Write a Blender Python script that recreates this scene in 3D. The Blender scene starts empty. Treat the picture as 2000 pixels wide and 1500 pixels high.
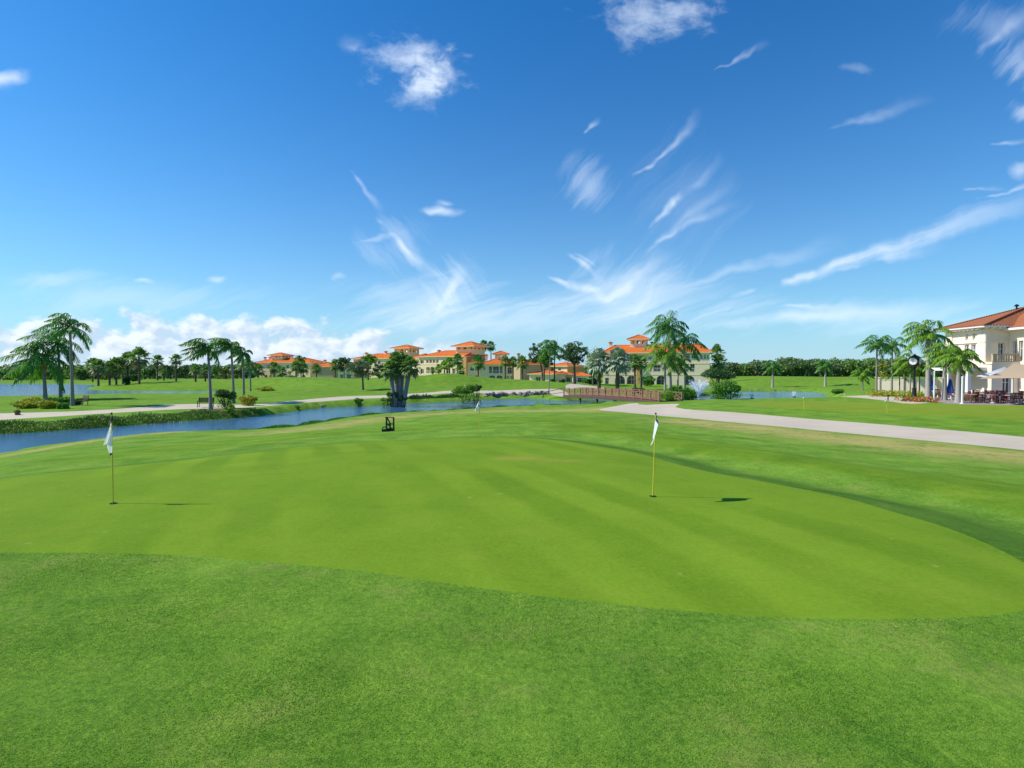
import bpy, math, random
import numpy as np
from mathutils import Vector, Matrix
from mathutils.geometry import delaunay_2d_cdt
R = math.radians
rng = np.random.default_rng(7)
random.seed(7)
scene = bpy.context.scene
COL = scene.collection

# ------------------------------------------------------------------ camera
EYE = 2.0; FP = 1100.0; HY = 728.0
cam_d = bpy.data.cameras.new('camera'); cam = bpy.data.objects.new('camera', cam_d); COL.objects.link(cam)
cam_d.sensor_width = 36; cam_d.lens = 36*FP/2000
cam_d.clip_start = 0.05; cam_d.clip_end = 6000
cam.location = (0, 0, EYE)
cam.rotation_euler = (R(90) - math.atan(22/FP), 0, 0)
scene.camera = cam

# ------------------------------------------------------------------ sun, view
SUN_EL = 42.0; SUN_AZ = -87.0          # azimuth clockwise from +Y (camera looks along +Y)
sd = Vector((math.sin(R(SUN_AZ))*math.cos(R(SUN_EL)), math.cos(R(SUN_AZ))*math.cos(R(SUN_EL)), math.sin(R(SUN_EL))))
sun_d = bpy.data.lights.new('sun', 'SUN'); sun = bpy.data.objects.new('sun', sun_d); COL.objects.link(sun)
sun_d.energy = 4.2; sun_d.angle = R(0.5); sun_d.color = (1.0, 0.95, 0.87)
sun.rotation_euler = sd.to_track_quat('Z', 'Y').to_euler(); sun.location = (-60, 10, 60)
scene.view_settings.view_transform = 'Standard'; scene.view_settings.look = 'None'
scene.view_settings.gamma = 1; scene.view_settings.exposure = 0.32
scene.view_settings.use_curve_mapping = False
scene.cycles.max_bounces = 6; scene.cycles.transparent_max_bounces = 8

# ------------------------------------------------------------------ node helpers
class NT:
    def __init__(s, nt): s.nt = nt; nt.nodes.clear()
    def n(s, t, **kw):
        nd = s.nt.nodes.new(t)
        for k, v in kw.items(): setattr(nd, k, v)
        return nd
    def link(s, a, b): s.nt.links.new(a, b)
    def put(s, sock, v):
        if v is None: return
        if isinstance(v, bpy.types.NodeSocket): s.link(v, sock)
        else: sock.default_value = v
    def m(s, op, a, b=None, c=None, clamp=False):
        nd = s.n('ShaderNodeMath', operation=op, use_clamp=clamp)
        s.put(nd.inputs[0], a); s.put(nd.inputs[1], b); s.put(nd.inputs[2], c)
        return nd.outputs[0]
    def v(s, op, a, b=None, scale=None):
        nd = s.n('ShaderNodeVectorMath', operation=op)
        s.put(nd.inputs[0], a); s.put(nd.inputs[1], b)
        if scale is not None: s.put(nd.inputs[3], scale)
        return nd.outputs['Value'] if op in ('DOT_PRODUCT', 'LENGTH', 'DISTANCE') else nd.outputs[0]
    def mix(s, f, a, b, mode='MIX'):
        nd = s.n('ShaderNodeMix', data_type='RGBA', blend_type=mode)
        s.put(nd.inputs[0], f); s.put(nd.inputs[6], c4(a)); s.put(nd.inputs[7], c4(b))
        return nd.outputs[2]
    def mr(s, x, a, b, c=0.0, d=1.0, smooth=True):
        nd = s.n('ShaderNodeMapRange', interpolation_type='SMOOTHSTEP' if smooth else 'LINEAR')
        s.put(nd.inputs[0], x); s.put(nd.inputs[1], a); s.put(nd.inputs[2], b); s.put(nd.inputs[3], c); s.put(nd.inputs[4], d)
        return nd.outputs[0]
    def noise(s, vec, scale, detail=3, rough=0.5, dist=0.0, col=False):
        nd = s.n('ShaderNodeTexNoise')
        s.put(nd.inputs['Vector'], vec); nd.inputs['Scale'].default_value = scale
        nd.inputs['Detail'].default_value = detail; nd.inputs['Roughness'].default_value = rough
        nd.inputs['Distortion'].default_value = dist
        return nd.outputs['Color' if col else 'Fac']
    def comb(s, x, y, z=0.0):
        nd = s.n('ShaderNodeCombineXYZ'); s.put(nd.inputs[0], x); s.put(nd.inputs[1], y); s.put(nd.inputs[2], z)
        return nd.outputs[0]
    def n_rot(s, v):
        nd = s.n('ShaderNodeVectorRotate', rotation_type='Z_AXIS'); s.put(nd.inputs['Vector'], v); nd.inputs['Angle'].default_value = -.5; return nd.outputs[0]
    def sep(s, v):
        nd = s.n('ShaderNodeSeparateXYZ'); s.put(nd.inputs[0], v); return nd.outputs
def c4(c):
    if isinstance(c, (tuple, list)) and len(c) == 3: return (*c, 1)
    return c

# ------------------------------------------------------------------ world: sky and clouds (by direction)
world = bpy.data.worlds.new("World"); scene.world = world; world.use_nodes = True
def build_world():
    T = NT(world.node_tree)
    sky = T.n('ShaderNodeTexSky', sky_type='NISHITA'); sky.sun_disc = False
    sky.sun_elevation = R(SUN_EL); sky.sun_rotation = R(SUN_AZ)
    sky.altitude = 0; sky.air_density = 1.15; sky.dust_density = 0.35; sky.ozone_density = 3.5
    hsv = T.n('ShaderNodeHueSaturation'); hsv.inputs['Saturation'].default_value = SKY_SAT; hsv.inputs['Value'].default_value = 1.0
    T.link(sky.outputs[0], hsv.inputs['Color'])
    d = T.n('ShaderNodeTexCoord').outputs['Generated']
    x, y, z = T.sep(d)
    yy = T.m('MAXIMUM', y, 0.02)
    u = T.m('DIVIDE', x, yy); v = T.m('DIVIDE', z, yy); p = T.comb(u, v)
    U = lambda px: (px-1000)/FP
    V = lambda py: (HY-py)/FP
    # pale humid air close to the horizon
    hz = T.m('MULTIPLY', T.m('POWER', 2.718, T.m('MULTIPLY', T.m('ABSOLUTE', z), -6.5)), T.mr(x, -0.9, 0.75, 0.85, 0.68, False))
    base_sky = T.mix(hz, T.mix(1.0, hsv.outputs[0], SKY_TINT, 'MULTIPLY'), HAZE_COL)
    def emit(col):
        bg = T.n('ShaderNodeBackground'); bg.inputs['Strength'].default_value = SKY_STR; T.link(col, bg.inputs['Color']); return bg.outputs[0]
    g = bpy.data.node_groups.new('streak', 'ShaderNodeTree')
    for nm, tp in (('P', 'NodeSocketVector'), ('A', 'NodeSocketVector'), ('BA', 'NodeSocketVector'), ('W', 'NodeSocketFloat'), ('S', 'NodeSocketFloat'), ('N', 'NodeSocketFloat')):
        g.interface.new_socket(nm, in_out='INPUT', socket_type=tp)
    g.interface.new_socket('M', in_out='OUTPUT', socket_type='NodeSocketFloat')
    G = NT(g); gi = G.n('NodeGroupInput'); go = G.n('NodeGroupOutput')
    pa = G.v('SUBTRACT', gi.outputs['P'], gi.outputs['A']); ba = gi.outputs['BA']
    t = G.m('DIVIDE', G.v('DOT_PRODUCT', pa, ba), G.v('DOT_PRODUCT', ba, ba))
    tcl = G.m('MINIMUM', G.m('MAXIMUM', t, 0.0), 1.0)
    dist = G.v('LENGTH', G.v('SUBTRACT', pa, G.v('SCALE', ba, scale=tcl)))
    w = G.m('MULTIPLY', gi.outputs['W'], G.m('ADD', 0.30, G.m('MULTIPLY', tcl, 0.9)))
    q = G.m('ADD', G.m('DIVIDE', dist, w), G.m('MULTIPLY', G.m('SUBTRACT', gi.outputs['N'], 0.5), -2.2))
    body = G.mr(q, -0.3, 1.6, 1.0, 0.0)
    ends = G.m('MULTIPLY', G.mr(t, -0.08, 0.18), G.mr(t, 0.45, 1.12, 1.0, 0.0))
    G.link(G.m('MULTIPLY', G.m('MULTIPLY', body, ends), gi.outputs['S']), go.inputs['M'])
    b = bpy.data.node_groups.new('blob', 'ShaderNodeTree')
    for nm, tp in (('P', 'NodeSocketVector'), ('C', 'NodeSocketVector'), ('IR', 'NodeSocketVector'), ('N', 'NodeSocketFloat'), ('S', 'NodeSocketFloat'), ('K', 'NodeSocketFloat')):
        b.interface.new_socket(nm, in_out='INPUT', socket_type=tp)
    b.interface.new_socket('M', in_out='OUTPUT', socket_type='NodeSocketFloat')
    G = NT(b); gi = G.n('NodeGroupInput'); go = G.n('NodeGroupOutput')
    dd = G.v('LENGTH', G.v('MULTIPLY', G.v('SUBTRACT', gi.outputs['P'], gi.outputs['C']), gi.outputs['IR']))
    dd = G.m('ADD', dd, G.m('MULTIPLY', G.m('SUBTRACT', gi.outputs['N'], 0.5), gi.outputs['K']))
    G.link(G.m('MULTIPLY', G.mr(dd, -0.15, 1.15, 1.0, 0.0), gi.outputs['S']), go.inputs['M'])
    def leaf(x0, x1, y0, y1):
        """sky colour for one window of directions: only the clouds that reach into it"""
        n1 = T.noise(p, 9, 3, 0.6, col=True)
        p1 = T.v('ADD', p, T.v('SCALE', T.v('SUBTRACT', n1, (0.5, 0.5, 0.5)), scale=0.045))
        N = {}
        def noise(k):
            if k not in N:
                if k is None: N[k] = T.noise(T.v('MULTIPLY', p1, (1.0, 1.5, 1.0)), 17, 6, 0.62)
                else:
                    deg, along, perp, off = {'A': (48, 5.0, 42.0, 0.0), 'B': (17, 4.0, 36.0, 3.3), 'C': (-52, 6.0, 40.0, 7.1)}[k]
                    ca, sa = math.cos(R(deg)), math.sin(R(deg))
                    e = T.m('ADD', T.v('DOT_PRODUCT', p1, (ca*along, sa*along, 0)), off); f = T.v('DOT_PRODUCT', p1, (-sa*perp, ca*perp, 0))
                    N[k] = T.noise(T.comb(e, f, off), 1.0, 5, 0.62)
            return N[k]
        acc = None
        for px, py, rx, ry, s, k, *nn in CLOUD_BLOBS:
            mx, my = rx*(1.2+.32*k)+22, ry*(1.2+.32*k)+22
            if px+mx < x0 or px-mx > x1 or py+my < y0 or py-my > y1: continue
            nd = T.n('ShaderNodeGroup', node_tree=b)
            T.link(p1, nd.inputs['P']); nd.inputs['C'].default_value = (U(px), V(py), 0)
            nd.inputs['IR'].default_value = (FP/rx, FP/ry, 1); T.link(noise(nn[0] if nn else None), nd.inputs['N'])
            nd.inputs['S'].default_value = s; nd.inputs['K'].default_value = k
            acc = nd.outputs[0] if acc is None else T.m('ADD', acc, nd.outputs[0])
        for xa, ya, xb, yb, w, s, *nn in CLOUD_STREAKS:
            m = w*.62*1.2*2.6+22+.12*max(abs(xb-xa), abs(yb-ya))
            if max(xa, xb)+m < x0 or min(xa, xb)-m > x1 or max(ya, yb)+m < y0 or min(ya, yb)-m > y1: continue
            nd = T.n('ShaderNodeGroup', node_tree=g)
            T.link(p1, nd.inputs['P']); nd.inputs['A'].default_value = (U(xa), V(ya), 0)
            nd.inputs['BA'].default_value = (U(xb)-U(xa), V(yb)-V(ya), 0)
            nd.inputs['W'].default_value = w*.50/FP; nd.inputs['S'].default_value = s; T.link(noise(nn[0] if nn else 'B'), nd.inputs['N'])
            acc = nd.outputs[0] if acc is None else T.m('ADD', acc, nd.outputs[0])
        col = base_sky
        if acc is not None: col = T.mix(T.m('MULTIPLY', T.m('MINIMUM', acc, 1.0), 0.74), col, CIRRUS_COL)
        if y1 > 560:                       # low cumulus bank
            pc = T.comb(u, T.m('MULTIPLY', v, 1.55))
            cn = T.noise(pc, 13, 7, 0.56, 0.15); cs = T.noise(T.v('ADD', pc, (-0.012, 0.016, 0.0)), 13, 4, 0.56, 0.15)
            left = T.mr(u, -0.46, -0.10, 1.0, 0.30)
            topv = T.m('ADD', V(668), T.m('MULTIPLY', left, V(618)-V(668)))
            hgt = T.m('DIVIDE', v, topv)
            dens = T.m('SUBTRACT', T.m('ADD', cn, T.m('MULTIPLY', left, 0.14)), T.m('MULTIPLY', T.m('POWER', T.m('MAXIMUM', hgt, 0.0), 3.0), 0.22))
            cm = T.m('MULTIPLY', T.m('MULTIPLY', T.mr(dens, 0.37, 0.56), T.m('MULTIPLY', T.mr(v, V(727), V(680), 0.35, 1.0), T.mr(u, -0.2, 0.02, 1.0, 0.0))), T.mr(hgt, 1.0, 1.5, 1.0, 0.0))
            shade = T.mr(T.m('SUBTRACT', cn, cs), -0.07, 0.08, 0.0, 1.0, False)
            col = T.mix(T.m('MULTIPLY', cm, 0.72), col, T.mix(shade, (4.9, 5.7, 7.2), (8.3, 8.3, 8.5)))
        return emit(col)
    def branch(cond, yes, no):
        m = T.n('ShaderNodeMixShader'); T.link(cond, m.inputs[0]); T.link(no, m.inputs[1]); T.link(yes, m.inputs[2]); return m.outputs[0]
    def split(xs, ys):
        if len(xs) > 2:
            k = len(xs)//2; return branch(T.m('GREATER_THAN', u, U(xs[k])), split(xs[k:], ys), split(xs[:k+1], ys))
        if len(ys) > 2:
            k = len(ys)//2; return branch(T.m('GREATER_THAN', v, V(ys[k])), split(xs, ys[:k+1]), split(xs, ys[k:]))
        return leaf(xs[0], xs[1], ys[0], ys[1])
    E = 2600
    clouds = split([-400, 300, 620, 920, 1060, 1210, 1360, 1560, 1800, 2400], [-400, 300, 505, 740])
    cond = T.m('MULTIPLY', T.m('MULTIPLY', T.m('GREATER_THAN', y, 0.1), T.m('GREATER_THAN', z, -0.001)),
               T.m('MULTIPLY', T.m('LESS_THAN', T.m('ABSOLUTE', u), 1.27), T.m('LESS_THAN', v, 1.0)))
    out = T.n('ShaderNodeOutputWorld'); T.link(branch(cond, clouds, emit(base_sky)), out.inputs['Surface'])
    world.cycles.sampling_method = 'MANUAL'; world.cycles.sample_map_resolution = 512
SKY_STR = 0.105; SKY_SAT = 1.35
SKY_TINT = (0.35, 0.91, 1.12); HAZE_COL = (4.6, 5.8, 7.9); CIRRUS_COL = (7.0, 8.0, 9.2)
CLOUD_BLOBS = [(12, 156, 58, 22, 1.0, 1.0), (800, 122, 80, 52, .62, 3.0), (850, 148, 78, 42, .55, 3.0), (815, 175, 56, 44, .5, 2.8),
    (1275, 38, 112, 54, .62, 2.8), (862, 412, 44, 11, .95, 1.0), (872, 398, 20, 6, .5, 1.0), (430, 547, 22, 9, .8, 1.0),
    (283, 546, 22, 6, .55, 1.0), (665, 545, 18, 8, .4, 1.2), (1155, 360, 52, 60, .42, 2.6, 'A'),
    (1990, 335, 36, 16, .55, 1.5), (1985, 120, 60, 45, .45, 2.8, 'A'), (1990, 220, 34, 22, .5, 2.0, 'A'), (1930, 55, 90, 40, .25, 2.6, 'A'),
    (1670, 140, 40, 10, .2, 2.0), (100, 550, 110, 18, .35, 2.0, 'B'), (690, 95, 30, 20, .12, 2.2),
    (1240, 585, 260, 55, .5, 2.0, 'B'), (860, 590, 190, 55, .55, 2.2, 'B'), (1050, 630, 420, 45, .5, 1.7, 'B'), (1650, 620, 420, 40, .42, 2.4, 'B'), (1230, 540, 110, 60, .4, 2.6, 'A'), (880, 555, 60, 60, .45, 2.6, 'C'), (770, 480, 70, 60, .3, 2.6, 'C'), (1330, 400, 110, 110, .10, 2.8, 'A'), (250, 585, 300, 40, .35, 2.2, 'B')]
CLOUD_STREAKS = [(735, 428, 842, 540, 20, .95, 'C'), (690, 470, 800, 455, 14, .35, 'C'), (1068, 460, 1176, 556, 15, .85, 'C'), (1080, 466, 1170, 530, 9, .5, 'C'), (1070, 538, 1200, 592, 22, .75, 'C'),
    (1228, 478, 1400, 318, 20, .9, 'A'), (1255, 500, 1440, 345, 28, .3, 'A'), (1235, 350, 1362, 222, 20, .55, 'A'), (1280, 475, 1440, 400, 20, .35, 'A'),
    (1430, 585, 1780, 455, 24, .6), (1480, 570, 2060, 370, 42, .75), (1640, 530, 1830, 476, 20, .5), (1380, 640, 1920, 585, 34, .5),
    (1400, 145, 1495, 90, 14, .4, 'A'), (1610, 262, 1810, 200, 26, .3), (680, 325, 745, 412, 14, .4, 'C'), (1320, 565, 1640, 468, 30, .35),
    (1170, 600, 1310, 495, 26, .55, 'A'), (855, 615, 905, 515, 26, .5, 'A'), (1470, 602, 1660, 600, 12, .55), (1885, 290, 2020, 283, 12, .5), (1138, 262, 1170, 228, 9, .5, 'A'),
    (1890, 110, 2020, 10, 28, .35, 'A'), (1850, 372, 1960, 366, 9, .35), (1900, 390, 2040, 350, 14, .6)]
build_world()

# ------------------------------------------------------------------ ground shape
def P(px, py, z):                     # where the sight line of a pixel meets height z
    D = (EYE-z)*FP/(py-HY)
    return ((px-1000)/FP*D, D)
def XY(px, D): return ((px-1000)/FP*D, D)
WZ = -1.9
ctl = []
def cp(px, py, z): ctl.append((*P(px, py, z), z))
def cd(px, D, z): ctl.append((*XY(px, D), z))
for a in [(0, 0, 0), (6, 0, 0), (-6, 0, 0), (0, 3, 0), (4, -8, 0), (-4, -8, 0), (30, -10, -.6), (-30, -10, -.8), (0, -60, -1), (150, -60, -1), (-150, -60, -1), (0, -900, -1), (1400, -300, -1), (-1400, -300, -1)]: ctl.append(a)
for a in [(0, 1300, 0), (1000, 1350, 0), (2000, 1300, 0), (0, 1081, 0.0), (500, 1098, .0), (1000, 1160, .0), (1500, 1213, .0), (2000, 1200, .0), (217, 985, 0), (1276, 971, .0),
          (-400, 1000, -.1), (0, 937, -.22), (200, 913, -.3), (600, 870, -.35), (850, 900, -.1), (1000, 850, -.35), (1250, 890, -.22), (1500, 945, -.1), (1850, 1030, -.02),
          (757, 842, -.75), (950, 822, -.8), (600, 850, -.9), (300, 880, -.75), (0, 910, -.7), (1100, 815, -.9), (1200, 840, -.55), (1400, 868, -.62), (1600, 902, -.55), (1900, 960, -.35), (2000, 915, -.75), (1400, 845, -.85),
          (1600, 835, -1.0), (2000, 870, -.95), (1800, 850, -.98), (1300, 803, -1.12), (1200, 798, -1.15), (1600, 806, -.86), (1900, 822, -.82), (1750, 800, -.78), (1500, 788, -.85), (1350, 790, -1.0), (2300, 870, -.9),
          (1900, 790, -.72), (2200, 800, -.72), (1750, 784, -.74), (1550, 781, -.82), (1450, 783, -.9),
          (0, 812, -1.35), (200, 806, -1.3), (400, 793, -1.3), (640, 782, -1.3), (800, 773, -1.3), (950, 766, -1.3), (1070, 766, -1.25), (0, 795, -1.35), (250, 785, -1.3), (520, 778, -1.35),
          (1180, 765, -1.4), (1260, 760, -1.4), (-150, 925, -1.45), (0, 886, -1.5), (75, 873, -1.5), (150, 863, -1.5), (250, 851.5, -1.5), (350, 845, -1.5), (500, 840, -1.55), (610, 828, -1.55), (700, 813.5, -1.55), (850, 804, -1.55), (950, 797.5, -1.55), (1100, 793.5, -1.5),
          (600, 788, -1.3), (600, 781, -1.3), (700, 780, -1.3), (700, 773, -1.3), (520, 793, -1.3), (520, 787, -1.3), (745, 778, -1.3), (745, 772, -1.3), (640, 779, -1.3), (850, 768, -1.3), (850, 771, -1.3), (340, 795, -1.3), (100, 810, -1.32), (560, 786, -1.3)]: cp(*a)
for a in [(870, 140, 1.15), (800, 150, .9), (760, 135, .3), (940, 150, -.15), (560, 160, .35), (640, 165, .1), (700, 120, -.6), (480, 150, -.5), (1000, 140, -.3), (1080, 140, -.5), (1250, 158, -1.5), (1350, 150, -1.5),
          (870, 200, -.6), (950, 190, -.9), (780, 225, -.7), (560, 255, -.9), (1150, 200, -1.2), (900, 115, -.2), (820, 115, -.3), (980, 112, -.9),
          (300, 190, -.8), (272, 150, -1.2), (400, 175, -.8), (200, 165, -1.5), (345, 165, -1.0), (100, 240, -1.4), (0, 250, -1.4), (300, 300, -.9),
          (1509, 130, -1.25), (1612, 128, -1.3), (1500, 160, -.2), (1600, 175, -.4), (1700, 150, -.6), (1560, 220, -.1), (1450, 220, .1), (1600, 300, .1), (1700, 95, -1.0), (1685, 100, -1.2), (1800, 300, 0),
          (1850, 80, -.7), (2000, 75, -.7), (2300, 80, -.7), (1708, 75, -.8), (0, 600, -1), (1000, 600, 0), (2000, 600, 0), (1000, 1800, 0), (-600, 1800, 0), (2600, 1800, 0), (-600, 500, -1.5), (2600, 500, -.5), (-600, 200, -1.5)]: cd(*a)
ctl = np.array(ctl, float)
def sspace(x, y):
    r = np.hypot(x, y); k = np.log1p(r)/np.maximum(r, 1e-6)
    return np.stack([x*k, y*k], -1)
def tps(r2): return np.where(r2 > 1e-12, r2*np.log(np.maximum(r2, 1e-12)), 0)
S = sspace(ctl[:, 0], ctl[:, 1]); n = len(S)
K = tps(((S[:, None]-S[None])**2).sum(-1)) + np.eye(n)*0.004
A = np.zeros((n+3, n+3)); A[:n, :n] = K; A[:n, n] = 1; A[:n, n+1:] = S; A[n:, :n] = A[:n, n:].T
sol = np.linalg.solve(A, np.concatenate([ctl[:, 2], [0, 0, 0]]))
def H0(x, y):
    q = sspace(x, y); out = np.empty(len(q))
    for i in range(0, len(q), 20000):
        qq = q[i:i+20000]
        out[i:i+20000] = tps(((qq[:, None]-S[None])**2).sum(-1))@sol[:n] + sol[n] + qq@sol[n+1:]
    return out
def smooth_poly(pts, k=2, closed=True):
    pts = np.array(pts, float)
    for _ in range(k):
        nx = np.roll(pts, -1, 0)
        a = pts*.75+nx*.25; b = pts*.25+nx*.75
        if not closed: a, b = a[:-1], b[:-1]
        q = np.empty((len(a)*2, 2)); q[0::2] = a; q[1::2] = b
        if not closed: q = np.vstack([pts[:1], q, pts[-1:]])
        pts = q
    return pts
def inside(poly, x, y):
    c = np.zeros(len(x), bool); px, py = poly[:, 0], poly[:, 1]; j = len(poly)-1
    for i in range(len(poly)):
        cond = ((py[i] > y) != (py[j] > y))
        with np.errstate(divide='ignore', invalid='ignore'):
            xin = (px[j]-px[i])*(y-py[i])/(py[j]-py[i])+px[i]
        c ^= cond & (x < xin); j = i
    return c
def pdist(poly, x, y, closed=True):
    d = np.full(len(x), 1e9); m = len(poly)
    for i in range(m if closed else m-1):
        a = poly[i]; b = poly[(i+1) % m]; ab = b-a; L = max((ab**2).sum(), 1e-9)
        t = np.clip(((x-a[0])*ab[0]+(y-a[1])*ab[1])/L, 0, 1)
        d = np.minimum(d, (x-a[0]-t*ab[0])**2+(y-a[1]-t*ab[1])**2)
    return np.sqrt(d)
def pix(lst, z): return [P(a, b, z) for a, b in lst]
lake = smooth_poly(pix([(-500, 790), (0, 780), (100, 777), (160, 775), (345, 773), (430, 771.5), (500, 769), (515, 766.5), (480, 763.5), (400, 763.3), (345, 764), (260, 763), (200, 762), (165, 760.5),
                        (188, 757), (195, 753), (180, 750.5), (100, 749), (0, 748.5), (-500, 748.5)], WZ), 2)
channel = smooth_poly(pix([(-400, 965), (-100, 905), (0, 886), (60, 875), (150, 863), (250, 851), (350, 845), (420, 843), (500, 840), (560, 836), (610, 828), (660, 819), (700, 813), (760, 809), (850, 804), (900, 801), (950, 797), (1050, 793.5), (1150, 793)], WZ)
    + [(15, 69.5), (24, 67), (32, 68), (40, 73), (46, 79), (50, 88), (55, 99), (62, 112), (60, 117), (52, 118), (44, 115), (38, 104), (33, 95), (24, 87.5), (16, 86), (12.5, 84), (9.8, 80.4), (6.4, 78.6)]
    + pix([(1050, 778), (950, 780), (900, 784), (860, 786), (800, 788), (760, 791), (700, 793), (640, 796), (600, 800), (560, 806), (500, 812), (440, 819), (350, 823), (250, 832), (150, 838), (68, 845), (0, 848), (-150, 855), (-400, 870)], WZ), 1)
near_shore = np.array(pix([(-400, 965), (-100, 905), (0, 886), (60, 875), (150, 863), (250, 851), (350, 845), (420, 843), (500, 840), (560, 836), (610, 828), (660, 819), (700, 813), (760, 809), (850, 804), (900, 801), (950, 797), (1050, 793.5), (1150, 793)], WZ))
green = smooth_poly(pix([(2000, 1092), (2060, 1135), (2050, 1180), (2000, 1200), (1900, 1213), (1750, 1218), (1550, 1213), (1300, 1195), (1150, 1178), (1000, 1160), (850, 1140), (700, 1118), (500, 1098), (300, 1085), (100, 1081), (0, 1081), (-200, 1083), (-420, 1075), (-500, 1010), (-300, 965)], 0)
    + pix([(0, 937), (100, 925), (200, 914), (290, 905), (400, 893), (500, 881), (600, 870), (700, 862), (850, 853.5), (950, 851), (1000, 850), (1050, 852), (1150, 868), (1250, 887)], -.3)
    + pix([(1350, 912), (1500, 945), (1650, 975)], -.12) + pix([(1750, 1000), (1850, 1030), (1950, 1070)], -.02), 2)
cpath_l = smooth_poly(pix([(-300, 812), (0, 806), (100, 805), (200, 802), (280, 796), (340, 791), (400, 789), (460, 789.5), (500, 789), (560, 784), (600, 781.5), (640, 778), (700, 773), (745, 772.5), (800, 770.5), (880, 765.5), (950, 764), (1060, 763), (1098, 762.5)], -1.3)
    + [(8.9, 81.2), (7.4, 79.6)] + pix([(1060, 767), (950, 767.3), (880, 768.5), (800, 774.5), (745, 777), (700, 779), (640, 783.5), (600, 785.5), (560, 788), (500, 793), (400, 796.5), (340, 798.5), (260, 803.5), (200, 807.5), (100, 812), (0, 815.5), (-300, 826)], -1.3), 1)
cpath_r = smooth_poly([(13.4, 60.5)] + pix([(1250, 789.5), (1305, 789), (1330, 790), (1322, 793), (1318, 795), (1345, 800), (1430, 806), (1500, 812), (1600, 821), (1700, 829.5), (1850, 844), (2000, 857), (2400, 895), (2400, 940), (2000, 887), (1850, 871), (1720, 857), (1560, 839), (1430, 826.5), (1330, 814), (1265, 808), (1200, 803), (1165, 797.5), (1185, 792.5)], -1.03), 1)
pgreen = smooth_poly(pix([(1440, 785), (1470, 782.5), (1600, 781.5), (1750, 789), (1850, 791.5), (2000, 794), (2300, 800), (2300, 850), (2000, 822), (1850, 815), (1700, 808), (1560, 799), (1480, 792)], -.82), 2)
patio = smooth_poly([XY(1822, 56), XY(1835, 50.5), XY(1880, 48.3), XY(2000, 46.8), XY(2400, 44), XY(2400, 74), XY(1920, 74), XY(1830, 66)], 0)
clubpath = smooth_poly(pix([(1640, 770.5), (1700, 771), (1740, 776), (1790, 784), (1826, 784), (1822, 790), (1770, 791), (1740, 786), (1690, 780), (1650, 774)], -.85), 1)
villapath = smooth_poly(pix([(1105, 757.6), (1135, 756.6), (1180, 757.2), (1180, 760), (1140, 759.4), (1105, 763)], -1.3), 1)

BUMPS = [(560, 132, .95, 8), (610, 120, .6, 6), (668, 135, .7, 8), (760, 118, .7, 7), (840, 122, .8, 8), (925, 128, .7, 7), (1000, 132, .6, 7), (1090, 128, .45, 7), (500, 150, .7, 8), (320, 150, .6, 7), (270, 178, .6, 9), (1480, 150, .8, 9), (1570, 165, .8, 10), (1660, 140, .7, 9), (1540, 140, -.4, 8), (1730, 130, .6, 8)]
def H(x, y):
    x = np.atleast_1d(np.asarray(x, float)); y = np.atleast_1d(np.asarray(y, float))
    z = H0(x, y); r = np.hypot(x, y)
    # rolling detail
    z += 0.10*np.sin(x*.23+1.1)*np.sin(y*.19+.4)*np.clip((r-5)/30, 0, 1)
    z += np.clip((y-88)/30, 0, 1)*np.clip((420-r)/200, 0, 1)*(.34*np.sin(x*.13+.6+.05*y)*np.sin(y*.11+1.9)+.16*np.sin(x*.071-y*.05+2.2))
    for bx, bd_, bh, br in BUMPS:
        cx, cy = XY(bx, bd_); z += bh*np.exp(-(((x-cx)/(br*1.3))**2+((y-cy)/br)**2))
    # swale round the right-hand side of the green
    gd = pdist(green, x, y); gi = inside(green, x, y); gd = np.where(gi, -gd, gd)
    rs = np.clip((x+2)/6, 0, 1)*np.clip((y-3)/4, 0, 1)
    z -= rs*0.16*np.exp(-((gd-1.7)/1.0)**2)
    z += rs*0.12*np.exp(-((gd-4.2)/1.6)**2)
    ls = np.clip((2-x)/6, 0, 1)*np.clip((y-5)/6, 0, 1)
    z -= ls*0.06*np.exp(-((gd-1.4)/1.0)**2)
    wet = np.full(len(z), np.nan)
    for poly, w, sl in ((lake, 14.0, .42), (channel, 2.6, .75)):
        d = pdist(poly, x, y); ins = inside(poly, x, y); wet = np.where(ins, WZ-np.minimum(0.04+d*.35, 1.0), wet)
        if poly is channel:
            nr = (pdist(near_shore, x, y, False) < d+.25) & (r < 80); w = np.where(nr, 6.0, w); sl = np.where(nr, .085, sl)
        t = np.clip(d/w, 0, 1); t = t*t*(3-2*t)
        bank = WZ+0.04+np.minimum(d*sl, 0.5)
        zo = np.maximum(bank*(1-t)+z*t, WZ+np.minimum(0.03+d*.3, .3))
        zo = np.where(nr, bank*(1-t)+np.maximum(z, WZ+.1)*t, zo) if poly is channel else zo
        z = np.where(ins, z, zo)
    return np.where(np.isnan(wet), z, wet)
def h1(x, y): return float(H(x, y)[0])

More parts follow.
